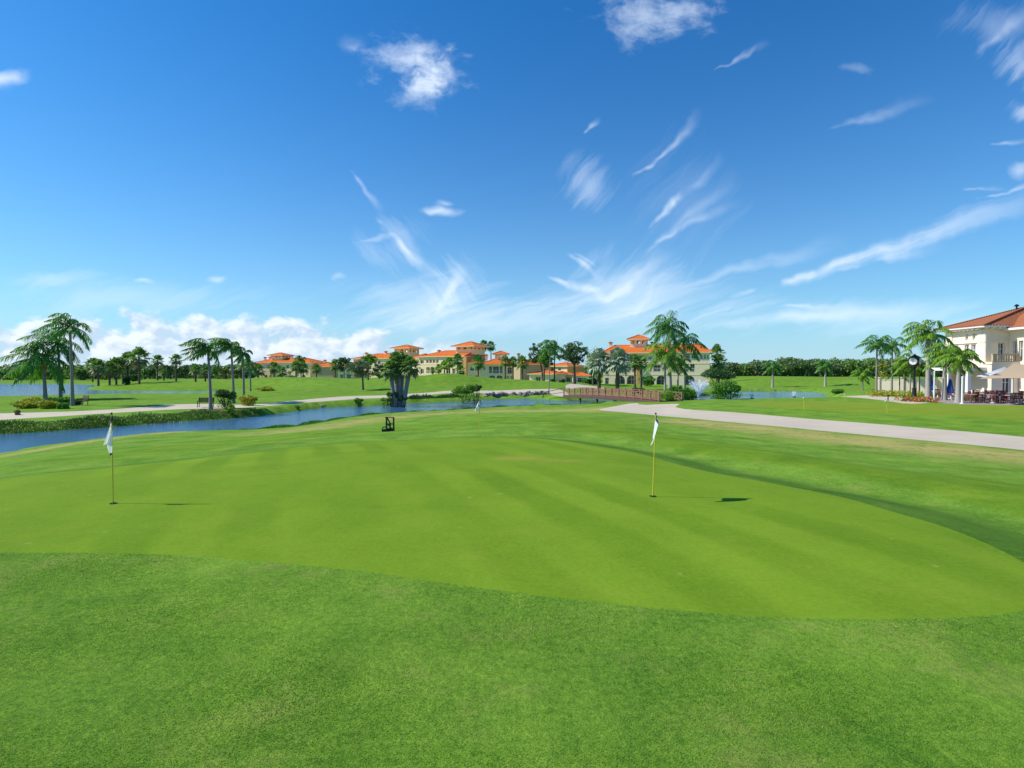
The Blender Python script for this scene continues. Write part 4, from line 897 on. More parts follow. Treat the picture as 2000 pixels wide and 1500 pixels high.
def hip(mb, x0, x1, y0, y1, ze, zr, oh=.6, inset=None, gable=()):
    """hip roof with thickness; ridge along x"""
    a0, a1, b0, b1 = x0-oh, x1+oh, y0-oh, y1+oh; ym = (b0+b1)/2; ins = inset if inset is not None else min((b1-b0)/2, (a1-a0)/2)
    ra = a0+(0 if 'l' in gable else ins); rb = a1-(0 if 'r' in gable else ins); th = .22
    V = [(a0, b0, ze), (a1, b0, ze), (a1, b1, ze), (a0, b1, ze), (ra, ym, zr), (rb, ym, zr)]
    mb.add(V, [(0, 1, 5, 4), (2, 3, 4, 5)]); mb.add(V, [(1, 2, 5), (3, 0, 4)])
    Lw = [(a0, b0, ze-th), (a1, b0, ze-th), (a1, b1, ze-th), (a0, b1, ze-th)]
    mb.add(V[:4]+Lw, [(0, 4, 5, 1), (1, 5, 6, 2), (2, 6, 7, 3), (3, 7, 4, 0), (4, 7, 6, 5)], 1)
    # ridge and hip caps
    for p, q in ((4, 5), (0, 4), (3, 4), (1, 5), (2, 5)):
        if np.linalg.norm(np.array(V[p])-np.array(V[q])) > .3: mb.bar(np.array(V[p])+(0, 0, .04), np.array(V[q])+(0, 0, .04), .26, .16, 0)
def villa(name, label, pxl, Dl, pxr, Dr, eave, ridge, depth, ops=(), tower=None, chims=(), wall=None, side=None, base=None, gable=(), piers=(), inset=None, group='red roofed villas', cat='villa', door=False):
    L = np.array(XY(pxl, Dl)); Rr = np.array(XY(pxr, Dr)); W = np.linalg.norm(Rr-L); ang = math.atan2(*(Rr-L)[::-1]); Dm = (Dl+Dr)/2
    c = (L+Rr)/2; z0 = (h1(*c) if base is None else base)-.3
    t = thing(name, label, cat, (L[0], L[1], z0), ang, group)
    X = lambda p: (p-pxl)/(pxr-pxl)*W
    Z = lambda q: zpx(q, Dm)-z0
    ux = (Rr-L)/W; uy = np.array((-ux[1], ux[0]))
    def XD(p, yd):                        # local x of the point at depth yd seen at pixel column p
        k = (p-1000)/FP; b0 = L+uy*yd; return (k*b0[1]-b0[0])/(ux[0]-k*ux[1])
    ze, zr = Z(eave), Z(ridge)
    O = [(X(o[0]), X(o[1]), max(Z(o[3]), .12), Z(o[2]), o[4]) for o in ops]
    mb = MB(); facade(mb, W, ze, O)
    wf = MB()
    mb.add([(0, 0, 0), (0, depth, 0), (0, depth, ze), (0, 0, ze)], [(0, 1, 2, 3)], 1); mb.add([(W, 0, 0), (W, depth, 0), (W, depth, ze), (W, 0, ze)], [(0, 1, 2, 3)], 1)
    mb.add([(0, depth, 0), (W, depth, 0), (W, depth, ze), (0, depth, ze)], [(0, 1, 2, 3)])
    if ze > 6.5:
        for k in (1, 2):
            zz = ze*k/3+.12
            if not any(o[2] < zz < o[3] for o in O): mb.box(-.06, W+.06, -.07, -.002, zz, zz+.16)
    if 'r' in gable:
        mb.add([(W+.001, 0, ze), (W+.001, depth, ze), (W+.001, depth/2, zr-.15)], [(0, 1, 2)], 1)
    if 'l' in gable:
        mb.add([(-.001, 0, ze), (-.001, depth, ze), (-.001, depth/2, zr-.15)], [(0, 1, 2)], 1)
    mb.build('wall', [wall or M_cream, side or wall or M_cream], t)
    mb = MB(); hip(mb, 0, W, 0, depth, ze+.22, zr, inset=inset, gable=gable); rf = mb.build('roof', [M_tile, M_cream], t)
    for px, ty, by in chims:
        b = MB(); x = min(max(XD(px, depth*.5), .6), W-.6) if abs(px-(pxl+pxr)/2) < (pxr-pxl)*.5 else XD(px, depth*.5); zt = Z(ty); hw = .42
        b.box(x-hw, x+hw, depth*.5-hw-.4, depth*.5+hw-.4, zr-1.2, zt-.55); b.box(x-hw-.2, x+hw+.2, depth*.5-hw-.6, depth*.5+hw-.2, zt-.5, zt-.28, 1)
        b.box(x-hw*.7, x+hw*.7, depth*.5-hw*.7-.4, depth*.5+hw*.7-.4, zt-.55, zt-.5, 0); b.add([(x-hw-.1, depth*.5-hw-.5, zt-.28), (x+hw+.1, depth*.5-hw-.5, zt-.28), (x+hw+.1, depth*.5+hw-.3, zt-.28), (x-hw-.1, depth*.5+hw-.3, zt-.28), (x, depth*.5-.4, zt)], [(0, 1, 4), (1, 2, 4), (2, 3, 4), (3, 0, 4)], 1)
        b.build('chimney', [M_cream, M_tile2], rf)
    for o in O:
        y = .3 if o[4] == 'w' else 1.28 if o[4] == 'l' else .72
        z1 = o[3]-(0 if o[4] != 'a' else .02)
        window(o[0]+.01, o[1]-.01, o[2], z1, y, t, rail=(o[4] == 'l'))
    for p0, p1, q0, q1 in piers:
        b = MB(); b.box(X(p0), X(p1), -.9, -.003, max(0, Z(q1)), Z(q0)); b.build('pier', M_orange, t)
    if tower:
        tl, tr, ap, ev, bt = tower; x0, x1 = XD(tl, depth*.5), XD(tr, depth*.5); w = x1-x0; o = w*.13; zb, zt, za = min(Z(bt), zr)-1.6, Z(ev), Z(ap); y0 = depth/2-w/2+o; xi0, xi1 = x0+o, x1-o
        tw = MB(); opz0, opz1 = max(zb+1.9, Z(bt)), zt-.25; ww = xi1-xi0; n = 3
        ops3 = [(ww*(k+.18)/n, ww*(k+.82)/n, opz0-zb, opz1-zb, 'a') for k in range(n)]
        f = MB(); facade(f, ww, zt-zb, ops3, .3)
        Vf = np.vstack(f.V)
        for rot in range(4):
            Q = Vf.copy()
            if rot == 0: Q = np.stack([xi0+Vf[:, 0], y0+Vf[:, 1], zb+Vf[:, 2]], -1)
            elif rot == 1: Q = np.stack([xi1-Vf[:, 1], y0+Vf[:, 0], zb+Vf[:, 2]], -1)
            elif rot == 2: Q = np.stack([xi1-Vf[:, 0], y0+ww-Vf[:, 1], zb+Vf[:, 2]], -1)
            else: Q = np.stack([xi0+Vf[:, 1], y0+ww-Vf[:, 0], zb+Vf[:, 2]], -1)
            tw.add(Q, np.vstack(f.F[4]))
        tw.box(xi0+.35, xi1-.35, y0+.35, y0+ww-.35, opz0-.3, opz0-.1)
        two = tw.build('tower', wall or M_cream, t)
        tm = MB(); hip(tm, xi0, xi1, y0, y0+ww, zt+.2, za, oh=o+.15); tm.build('tower_roof', [M_tile, M_cream], two)
    return t

w, l, a = 'w', 'l', 'a'
villa('villa', 'three storey villa with wide orange roof and central lookout tower, nearest to the bridge', 1177, 164.5, 1386, 155.5, 690, 671, 15,
      [(1181, 1190, 695, 704, w), (1203, 1222, 692, 702.5, l), (1226, 1243, 692, 702.5, l), (1257, 1265, 693, 702, w), (1269, 1276, 693, 702, w), (1290, 1302, 693, 702, l), (1312, 1322, 693, 702, w), (1338, 1349, 691.5, 701, l), (1352, 1362, 691.5, 701, l), (1368, 1373, 693, 702, w), (1374.5, 1379, 693, 702, w), (1380.5, 1384, 693, 702, w),
       (1206, 1219, 712, 727, l), (1221, 1234, 712, 727, l), (1237, 1244, 712, 727, l), (1262, 1276, 713, 726, l), (1279, 1293, 713, 726, l), (1310, 1322, 713, 726, l), (1336, 1347, 711, 726.5, l), (1349.5, 1358, 711, 726.5, l),
       (1182, 1190, 738, 753, w), (1202, 1222.5, 733.5, 752.5, a), (1226, 1245, 733.5, 752.5, a), (1262, 1281, 733.5, 752.5, a), (1285, 1303, 733.5, 752.5, a), (1338, 1358, 733.5, 752.5, a)],
      tower=(1227, 1269, 650, 661, 671), chims=[(1193, 663, 672), (1274, 664, 671)], wall=M_pale, piers=[(1246, 1253, 712, 752)], base=-1.6, group=None, inset=3.2)
villa('villa', 'villa with big lookout tower and ochre gable end, behind the highest mound', 818, 206, 906, 196, 697, 683.5, 14,
      [(821, 828, 703, 710, w), (833, 838, 702, 709, w), (839.5, 844.5, 702, 709, w), (846, 851, 702, 709, w), (852.5, 857.5, 702, 709, w), (866, 874, 703, 711, w), (886, 894, 703, 711, w),
       (821, 828, 721, 730, w), (833, 840, 717, 729, l), (841.5, 848.5, 717, 729, l), (850, 856, 717, 729, l), (872, 880, 720, 730, w), (884, 890, 720, 730, w)],
      tower=(897, 942, 666.5, 677.5, 684), chims=[(859, 681, 685), (899, 678, 684)], side=M_orange, gable=('r',), base=-.6, piers=[(906, 913, 697, 742)])
villa('villa', 'low cream wing with two arched openings, left of the balcony villa', 913, 188, 941, 188, 711, 705, 9, [(918, 926, 717, 724, w), (928, 934, 717, 724, w), (913.5, 924, 733, 744, a), (926.5, 937, 733, 744, a)], base=-.75, side=M_tan)
villa('villa', 'balcony villa with red roof, two dark garage arches and small tower behind', 940, 186, 1009, 186, 712.5, 697, 13,
      [(955, 961, 715.5, 729, l), (962.5, 974.5, 715.5, 729.5, l), (976, 981.5, 715.5, 729, l), (944, 948, 716, 723, w), (991, 1000, 717, 730, a), (955, 967.5, 733, 744.5, a), (969.5, 981.5, 733, 744.5, a), (990, 994, 734, 744, w), (997, 1001, 734, 744, w)],
      tower=(963, 994, 684, 691.5, 697), chims=[(950, 690, 698), (1013, 688, 696)], side=M_tan, base=-.8)
villa('villa', 'plain tan side block right of the balcony villa', 1003, 183, 1016, 180, 713, 700, 12, [], wall=M_tan, base=-.8)
villa('garage', 'low cream garage with red hip roof and roller door, right of the balcony villa', 1034, 158, 1084, 155, 731.5, 723, 9, [(1046, 1056, 736, 747.5, w)], group='low garages', cat='garage', base=-.75)
villa('garage', 'low garage with red roof behind the largest oak trunk', 1084, 165, 1118, 165, 733, 725, 9, [(1088, 1094, 737, 744, w), (1106, 1114, 737, 746, w)], group='low garages', cat='garage', base=-.8)
villa('garage', 'rightmost low garage under a red roof, before the three storey villa', 1123, 170, 1150, 170, 735, 727, 9, [(1128, 1146, 738, 747, w)], group='low garages', cat='garage', base=-.9, wall=M_white)
villa('villa', 'cream and ochre block with red roof rising behind the low garages', 1070, 190, 1108, 185, 716, 707.5, 10, [(1076, 1083, 719, 724, w), (1090, 1096, 719, 724, w)], side=M_orange, base=-.8)
villa('villa', 'second villa from the left with small lookout tower, half behind the trees', 690, 233, 790, 222, 701, 689.5, 14,
      [(696, 702, 705, 713, w), (716, 724, 705, 713, w), (732, 737, 704, 712, w), (739, 744.5, 704, 712, w), (760, 768, 705, 713, w), (692, 698, 722, 730, w), (704, 712, 722, 732, w), (732, 740, 720, 732, l), (760, 770, 720, 732, l), (775, 783, 720, 732, l)],
      tower=(776, 814, 673, 681, 688), chims=[(717, 686, 691), (755, 684, 690)], base=-.9)
villa('villa', 'lower wing with orange roof joining the second villa to the tower villa', 790, 220, 822, 212, 702, 690, 12, [(795, 800, 715, 727, l), (803, 808, 705, 711, w), (812, 817, 705, 711, w), (812, 817, 720, 729, w)], base=-.8)
villa('villa', 'white and cream low wing at the foot of the second villa', 660, 226, 690, 226, 716, 708, 9, [(664, 670, 720, 727, w), (676, 683, 720, 727, w), (664, 670, 731, 741, w), (677, 685, 731, 741, w)], base=-.95)
villa('villa', 'leftmost large villa with small lookout tower and faded orange roof', 497, 262, 606, 254, 709, 698.5, 14,
      [(506, 512, 713, 720, w), (522, 528, 713, 720, w), (543, 549, 713, 720, w), (560, 566, 713, 720, w), (580, 586, 713, 720, w), (517, 523, 732, 741.5, a), (526, 532, 732, 741.5, a), (540, 546, 732, 741.5, a), (548, 554, 732, 741.5, a), (563, 569, 725, 735, l), (578, 584, 725, 735, l), (590, 597, 732, 742, a)],
      tower=(534, 564, 687.5, 694, 698.5), chims=[(514, 695.5, 699), (529, 695, 699), (571, 692.5, 699)], base=-1.1, piers=[(533, 538, 716, 742)])
villa('villa', 'plain tan walled villa end with salmon roof between the two left villas', 609, 250, 650, 248, 717, 707, 11, [], wall=M_tan, chims=[(636, 701.5, 708)], base=-1.1)
villa('villa', 'white wing with two arched doors at the far left of the villas', 474, 250, 497, 252, 717, 711, 9, [(479, 484, 731, 741.5, a), (486, 491, 731, 741.5, a)], base=-1.1, wall=M_white)
villa('villa', 'tiny distant grey walled house left of the villas', 322, 300, 352, 300, 733.5, 729, 9, [(328, 332, 735, 738, w), (340, 345, 735, 738, w)], wall=M_white, base=-1.0, group=None)

# clubhouse at the right edge
def club():
    z0 = -.75; t = thing('clubhouse', 'cream two storey clubhouse with russet tiled roof at the right edge', 'clubhouse', (0, 0, z0))
    X0, Y0 = 52.9, 63.0                                   # near corner of the main block
    ze = 5.25+EYE-z0; Yb = 68.6
    # left wall faces -x : build in the plane, then turn
    f = MB(); Lw = Yb-Y0
    # local run u from far (0) to near (Lw)
    ops = [(Lw-2.9, Lw-2.25, ze-3.75, ze-2.0, 'w'), (Lw-1.95, Lw-1.3, ze-3.75, ze-2.0, 'w'), (Lw-2.8, Lw-2.4, ze-1.5, ze-.75, 'w'), (Lw-1.8, Lw-1.4, ze-1.5, ze-.75, 'w'),
           (Lw-4.6, Lw-3.9, ze-3.75, ze-2.0, 'w'), (Lw-4.4, Lw-3.2, .1, 2.6, 'w')]
    facade(f, Lw, ze, ops, .3)
    for x0, x1, zz, h in ((Lw-1.0, Lw+.06, 0, ze), (0, .9, 0, ze), (0, Lw+.08, ze-4.2, .25), (0, Lw+.08, ze-1.85, .16), (0, Lw, 3.3, .3)):
        if h == ze: f.box(x0, x1, -.12, -.003, 0, ze)
        else: f.box(x0, x1, -.16, -.004, zz, zz+h)
    V = np.vstack(f.V); Q = np.stack([X0+V[:, 1], Yb-V[:, 0], V[:, 2]], -1)
    mb = MB(); mb.add(Q, np.vstack(f.F[4]))
    # front wall (faces the camera)
    g = MB(); Wf = 2.6; facade(g, Wf, ze, [(1.45, 2.2, ze-3.8, ze-1.9, 'w')], .3)
    g.box(-.06, .42, -.12, -.003, 0, ze); g.box(-.1, Wf, -.14, -.004, ze-1.85, ze-1.7)
    Vg = np.vstack(g.V); mb.add(np.stack([X0+Vg[:, 0], Y0+Vg[:, 1], Vg[:, 2]], -1), np.vstack(g.F[4]))
    # projecting right block
    X1 = X0+Wf; Y1 = Y0-2.6; ze2 = ze-.55
    k = MB(); facade(k, 16, ze2, [(.75, 1.35, ze-4.0, ze-1.75, 'w'), (1.55, 2.15, ze-4.0, ze-1.75, 'w'), (5, 6, ze-4, ze-1.75, 'w')], .3)
    Vk = np.vstack(k.V); mb.add(np.stack([X1+Vk[:, 0], Y1+Vk[:, 1], Vk[:, 2]], -1), np.vstack(k.F[4]))
    sw = MB(); facade(sw, Y0-Y1, ze2, [(.5, 1.05, ze-4.0, ze-1.75, 'w'), (1.25, 1.8, ze-4.0, ze-1.75, 'w')], .3); Vs = np.vstack(sw.V); mb.add(np.stack([X1+Vs[:, 1], Y0-Vs[:, 0], Vs[:, 2]], -1), np.vstack(sw.F[4]))
    mb.box(X0, X0+22, Yb-.01, Yb+.25, 0, ze)
    mb.build('wall', M_club, t)
    # eave brackets
    b = MB()
    for i in range(9): yy = Y0+.3+i*.6; b = MB(); b.box(X0-.75, X0-.13, yy, yy+.16, ze-.42, ze-.2); b.build('eave_bracket', M_club, t)
    for i in range(6): xx = X0+.3+i*.6; b = MB(); b.box(xx, xx+.16, Y0-.75, Y0-.13, ze-.42, ze-.2); b.build('eave_bracket', M_club, t)
    for i in range(6): xx = X1+.1+i*.6; b = MB(); b.box(xx, xx+.16, Y1-.7, Y1-.02, ze2-.3, ze2-.02); b.build('eave_bracket', M_club, t)
    b = MB(); b.box(X0-.2, X0-.003, Y0, Yb, ze-.7, ze-.45); b.build('cornice', M_club, t)

    # roofs
    r = MB(); o = .95; ax, ay = X0-o, Y0-o; bx, by = X0+24, Yb+o; zr = ze+2.4; mid = (ay+by)/2; ins = 8.0
    Vr = [(ax, ay, ze), (bx, ay, ze), (bx, by, ze), (ax, by, ze), (ax+ins, mid, zr), (bx, mid, zr)]
    r.add(Vr, [(0, 1, 5, 4), (2, 3, 4, 5)]); r.add(Vr, [(3, 0, 4)])
    Lo = [(v[0], v[1], ze-.2) for v in Vr[:4]]; r.add(Vr[:4]+Lo, [(0, 4, 5, 1), (3, 7, 4, 0), (4, 7, 6, 5)], 1)
    for p, q in ((4, 5), (0, 4), (3, 4)): r.bar(np.array(Vr[p])+(0, 0, .05), np.array(Vr[q])+(0, 0, .05), .26, .16)
    for i in range(40): yy = ay+i*(by-ay)/40; r.bar((ax-.02, yy, ze-.02), (ax+.3, yy, ze+.06), .14, .12)
    for i in range(16): xx = ax+i*.34; r.bar((xx, ay-.02, ze-.02), (xx, ay+.3, ze+.06), .14, .12)
    ro = r.build('roof', [M_tile2, M_white], t)
    r = MB(); hip(r, X1, X1+16, Y1, Y1+7, ze2+.2, ze2+2.1, oh=.95, inset=3.6); r.build('roof', [M_tile2, M_white], t)
    for xx, yy in ((X0+6.0, Y0+2.9), (X0+7.2, Y0+2.9)):
        c = MB(); c.tube([(xx, yy, ze+1.7), (xx, yy, ze+2.5)], [.09, .09], 8); c.tube([(xx, yy, ze+2.5), (xx, yy, ze+2.6), (xx, yy, ze+2.75)], [.22, .24, .05], 8); c.build('roof_vent', M_black, ro)
    # windows
    def place(o, org, turn):
        for q in [o]+list(o.children):
            q.location = org if q is o else (0, 0, 0)
        o.rotation_euler.z = turn
    for x0, x1, z_0, z_1, kk in ops:
        o = window(x0, x1, z_0, z_1, .25, t, fw=.07); place(o, (X0, Yb, 0), R(-90))
    o = window(1.45, 2.2, ze-3.8, ze-1.9, .25, t, fw=.07); place(o, (X0, Y0, 0), 0)
    for x0, x1 in ((.75, 1.35), (1.55, 2.15), (5, 6)): o = window(x0, x1, ze-4.0, ze-1.75, .25, t, fw=.07); place(o, (X1, Y1, 0), 0)
    for x0, x1 in ((.5, 1.05), (1.25, 1.8)): o = window(x0, x1, ze-4.0, ze-1.75, .25, t, fw=.06); place(o, (X1, Y0, 0), R(-90))
    # ground floor bay carrying a terrace with balustrade
    tb = MB(); Yt = Y0-1.3; zt = 3.72; xl = X0-.35
    f = MB(); facade(f, 2.9, zt, [(1.2, 2.1, .1, 2.6, 'w')], .3); Vf = np.vstack(f.V)
    tb.add(np.stack([xl+Vf[:, 0], Yt+Vf[:, 1], Vf[:, 2]], -1), np.vstack(f.F[4]))
    tb.box(xl-.001, xl+.2, Yt+.02, Y0-.02, 0, zt); tb.box(xl-.1, xl+2.9, Yt-.15, Y0-.02, zt+.001, zt+.22)
    tb.build('terrace_wall', M_club, t)
    for x0, x1 in ((1.2, 2.1),): o = window(x0, x1, .1, 2.62, .25, t, fw=.08, name='door'); place(o, (xl, Yt, 0), 0)
    ba = MB(); ba.box(xl, xl+2.9, Yt-.08, Yt+.14, zt+.98, zt+1.1); ba.box(xl, xl+2.9, Yt-.06, Yt+.12, zt+.225, zt+.33)
    for i in range(10):
        xx = xl+.2+i*.28
        if i % 9 == 0: ba.box(xx-.16, xx+.16, Yt-.09, Yt+.15, zt+.335, zt+.975)
        else: ba.tube([(xx, Yt+.03, zt+.33), (xx, Yt+.03, zt+.5), (xx, Yt+.03, zt+.62), (xx, Yt+.03, zt+.98)], [.05, .085, .05, .05], 6, cap=False)
    ba.build('balustrade', M_tan, t)
    # low colonnade in front of the left wall
    cb = MB(); cx0 = X0-2.4
    for yy in (Y0-.6, Y0+2.2, Y0+5): cb.box(cx0, cx0+.35, yy, yy+.35, 0, 3.0)
    cb.box(cx0-.1, X0-.2, Y0-.7, Y0-.31, 3.0, 3.35); cb.box(cx0-.1, cx0+.45, Y0-.3, Y0+5.6, 3.0, 3.35)
    cb.box(cx0+.46, X0-.2, Y0-.3, Y0+5.6, 3.15, 3.33)
    cb.build('colonnade', M_white, t)
club()

# white screen wall beside the villa lawn
t = thing('screen_wall', 'white stucco screen wall with piers behind the yellow hedge', 'wall', (*XY(1710, 73), h1(*XY(1710, 73))-.1), math.atan2(-6, 10))
mb = MB()
for x in (0, 2.6, 6.6, 10): mb.box(x, x+.45, -.12, .35, 0, 2.25); mb.box(x-.05, x+.5, -.17, .4, 2.252, 2.36)
for a_, b_ in ((.45, 2.6), (3.05, 6.6), (7.05, 10)): mb.box(a_, b_, 0, .22, 0, 2.05); mb.box(a_, b_, -.04, .26, 2.052, 2.15)
mb.build('wall_panel', M_club, t)
bush(1722, 75.5, 716, 13, 5, 'yellow flowering shrub showing over the top of the white screen wall', L_yellow, ncl=10)

# ------------------------------------------------------------------ wooden bridge
def bridge():
    Pa = np.array((7.3, 79.2)); Pb = np.array((15.6, 59.6)); d = Pb-Pa; L = np.linalg.norm(d); ang = math.atan2(d[1], d[0])
    t = thing('footbridge', 'reddish wooden footbridge with picket railings across the channel', 'bridge', (Pa[0], Pa[1], 0), ang)
    za, zb = -1.12, -1.02; zc = lambda x: za+(zb-za)*x/L+.16*math.sin(math.pi*min(max(x/L, 0), 1)); Wd = 3.0
    m = MB(); nP = 110
    for i in range(nP):
        x0 = L*i/nP; x1 = L*(i+1)/nP-.012; z = zc((x0+x1)/2); m.box(x0, x1, -.1, Wd+.1, z-.05, z)
    m.build('deck', M_bridge, t)
    for y in (-.14, Wd+.02):
        m = MB()
        for i in range(10): x0, x1 = L*i/10, L*(i+1)/10; m.bar((x0, y+.06, zc(x0)-.22), (x1, y+.06, zc(x1)-.22), .12, .34)
        m.build('beam', M_brown, t)
    for y in (.0, Wd-.0):
        n = 14
        for i in range(n+1):
            x = L*i/n; z = zc(x); m = MB(); m.box(x-.06, x+.06, y-.06, y+.06, z-.3, z+.93); m.box(x-.08, x+.08, y-.08, y+.08, z+.931, z+.97); m.build('rail_post', M_bridgep, t)
        m = MB()
        for i in range(n):
            x0, x1 = L*i/n+.06, L*(i+1)/n-.06; za_, zb_ = zc(x0), zc(x1)
            m.bar((x0, y, za_+.86), (x1, y, zb_+.86), .08, .06); m.bar((x0, y, za_+.18), (x1, y, zb_+.18), .06, .07)
            m.bar((x0, y-.02, za_+.2), (x1, y-.02, zb_+.84), .035, .06); m.bar((x0, y+.02, za_+.84), (x1, y+.02, zb_+.2), .035, .06)
        m.build('railing', M_bridgep, t)
    for i in range(1, 5):
        for y in (.2, Wd-.2):
            x = L*i/5; m = MB(); m.tube([(x, y, -3.0), (x, y, zc(x)-.4)], [.14, .14], 8); m.build('pile', M_brown, t)
    # sloping handrail at the far end
    m = MB(); m.bar((0, 0, zc(0)+1.0), (-3.4, -1.6, zc(0)+.2), .08, .08); m.bar((-3.4, -1.6, zc(0)+.25), (-3.4, -1.6, zc(0)-.6), .1); m.bar((0, 0, zc(0)+.4), (-3.3, -1.55, zc(0)-.2), .06, .06)
    m.build('ramp_rail', M_brown, t)
bridge()

# ------------------------------------------------------------------ rocks on the bank
def rock_mesh(s):
    g = np.random.default_rng(s); m = MB(); m.ball((0, 0, 0), (.5, .4, .34), 8, 5, jit=.5, g=g); return m
protos = []
def rocks(line, nn, smin, smax, zr, label, group, w, seed):
    g = np.random.default_rng(seed); q = np.array(line); L = np.r_[0, np.cumsum(np.linalg.norm(np.diff(q, axis=0), axis=1))]
    for i in range(nn):
        s = L[-1]*(i+g.random())/nn; x, y = np.interp(s, L, q[:, 0])+g.normal(0, .1), np.interp(s, L, q[:, 1])+abs(g.normal(0, 1))*w
        sc = smin+(smax-smin)*g.random()
        if len(protos) < 5:
            o = rock_mesh(len(protos)+20).build('rock', M_rock); protos.append(o)
        else:
            o = protos[i % 5].copy(); COL.objects.link(o)
        o.location = (x, y, WZ+.05+zr*g.random()); o.scale = (sc, sc, sc*.85); o.rotation_euler = (g.random()*.6, g.random()*.6, g.random()*6)
        tag(o, label, 'rock', group)
rocks(pix([(945, 779.5), (990, 778), (1030, 777.5), (1075, 775.5)], WZ), 120, .5, 1.05, .75, 'brown grey boulder in the stone bank left of the bridge', 'boulders of the stone bank by the bridge', .5, 1)
rocks(pix([(612, 798), (640, 795), (680, 793), (745, 790.5)], WZ), 34, .35, .7, .15, 'small pale rock at the waterline left of the palm cluster', 'small rocks at the waterline', .15, 2)
rocks([(60, 117.2), (56, 118.3), (50, 118)], 12, .35, .7, .2, 'rusty rock on the far rim of the pond', 'rocks on the far pond rim', .2, 3)

# ------------------------------------------------------------------ pond fountains
m_, T_ = newmat('water_spray')
b_ = bsdf(T_, Base_Color=(.92, .95, 1.0), Roughness=.6); tr = T_.n('ShaderNodeBsdfTransparent'); mx = T_.n('ShaderNodeMixShader'); mx.inputs[0].default_value = .5
T_.link(tr.outputs[0], mx.inputs[1]); T_.link(b_.outputs[0], mx.inputs[2]); fin(T_, mx.outputs[0]); M_spray = m_
def fountain(x, y, hh, rad, label, nj=46, w=.035):
    t = thing('fountain', label, 'fountain', (x, y, WZ+.02)); g = np.random.default_rng(int(x)); m = MB()
    for i in range(nj):
        az = i*2.4+g.random()*.3; rr = rad*(.25+.75*g.random()); h_ = hh*(.55+.45*g.random()) if rr < rad*.8 else hh*(.7+.3*g.random())
        q = np.linspace(0, 1, 12); rx = rr*q**1.1; pts = np.stack([np.cos(az)*rx, np.sin(az)*rx, h_*(1.75*q-.85*q*q)/.9], -1)
        pts += g.normal(0, .02, pts.shape); m.tube(pts, w*(.5+q*1.2), 4, cap=False)
        k = 26; qq = g.random(k)**.6*1.1; c = np.stack([np.cos(az)*rr*qq*1.05, np.sin(az)*rr*qq*1.05, h_*(1.75*qq-.95*qq*qq)/.9-.25*g.random(k)], -1)+g.normal(0, .13, (k, 3))
        for cc in c: leaves(m, cc, (.12, .12, .12), 3, .065, g)
    m.build('spray', M_spray, t)
    m = MB(); m.tube([(0, 0, -.15), (0, 0, .12)], [.3, .2], 10); m.build('nozzle', M_black, t)
fountain(25.3, 76.2, 3.1, 1.35, 'white V shaped water fountain between the shrubs right of the three storey villa', 44, .03)
fountain(*P(1469, 779, WZ), .75, .35, 'small white water jet at the left side of the pond', 10, .03)
fountain(*P(1552, 776, WZ), 1.0, .35, 'small arching water jet near the right side of the pond', 12, .03)

# ------------------------------------------------------------------ flagsticks
def gpt(px, py):                       # first point of the ground seen at a pixel
    lo = None
    Ds = np.geomspace(2, 260, 1500); hz = H((px-1000)/FP*Ds, Ds); k = np.nonzero(EYE+(HY-py)*Ds/FP < hz)[0]
    D = Ds[k[0]] if len(k) else 100.0; x, y = XY(px, D); return x, y, h1(x, y), D
def flagstick(px, py, top, label, cloth, pole_r=.0095, group='flagsticks', mats=None, cup=True, lean=0.0, ps=1.0):
    x, y, z, D = gpt(px, py); hh = (py-top)/FP*D
    t = thing('flagstick', label, 'flagstick', (x, y, z), 0, group)
    m = MB(); m.tube([(0, 0, -.05), (lean*.5, 0, hh*.5), (lean, 0, hh*.995)], [pole_r, pole_r*.9, pole_r*.75], 8, cap=True); m.build('pole', M_yellow, t, smooth=True)
    m = MB(); m.ball((lean, 0, hh), (pole_r*1.6, pole_r*1.6, pole_r*1.9), 8, 6); m.build('finial', M_black, t, smooth=True)
    if cup:
        m = MB(); th = np.linspace(0, 2*math.pi, 24, endpoint=False); r_ = .054
        V = [(r_*math.cos(a), r_*math.sin(a), h1(x+r_*math.cos(a), y+r_*math.sin(a))-z+.012) for a in th]+[(0, 0, .010)]
        m.add(V, [(i, (i+1) % 24, 24) for i in range(24)]); m.build('cup', M_cup, t)
    cloth(t, hh, lean, pole_r, ps)
    return t
def drape(t, name, mats, top, edge_fn, nv, nu, navy_u, th=.004):
    """limp hanging cloth: edge_fn(v) -> list of (x, y) points across the fold line at depth v (0 top, 1 bottom), plus z"""
    m = MB(); G_ = []
    for j in range(nv+1):
        G_.append(edge_fn(j/nv, nu))
    G_ = np.array(G_)                       # (nv+1, nu+1, 3)
    V = G_.reshape(-1, 3); q = nu+1
    F = [(j*q+i, j*q+i+1, (j+1)*q+i+1, (j+1)*q+i) for j in range(nv) for i in range(nu)]
    Fn = [f for f in F if navy_u(((f[0] % q)+.5)/nu, (f[0]//q+.5)/nv)]; Fw = [f for f in F if f not in set(Fn)]
    if Fw: m.add(V, Fw, 0)
    if Fn: m.add(V, Fn, 1)
    return m.build(name, mats, t, smooth=True)
def cloth_right(t, hh, lean, pr, s):
    def e(v, nu):
        out = []
        for i in range(nu+1):
            u = i/nu
            x = lean-.040*v+.014-u*(.03+.10*v)+.016*math.sin(u*8+v*2)*(.3+u); y = -.30*u*(.55+.6*v)+.02*math.sin(v*4+u*3)
            z = hh*.985-.34*v-.10*u*u-.02*math.sin(u*9)*v
            out.append((x, y, z))
        return out
    drape(t, 'flag', [M_flagw, M_navy], None, e, 16, 18, lambda u, v: (u < .30-.12*v) or v < .12)
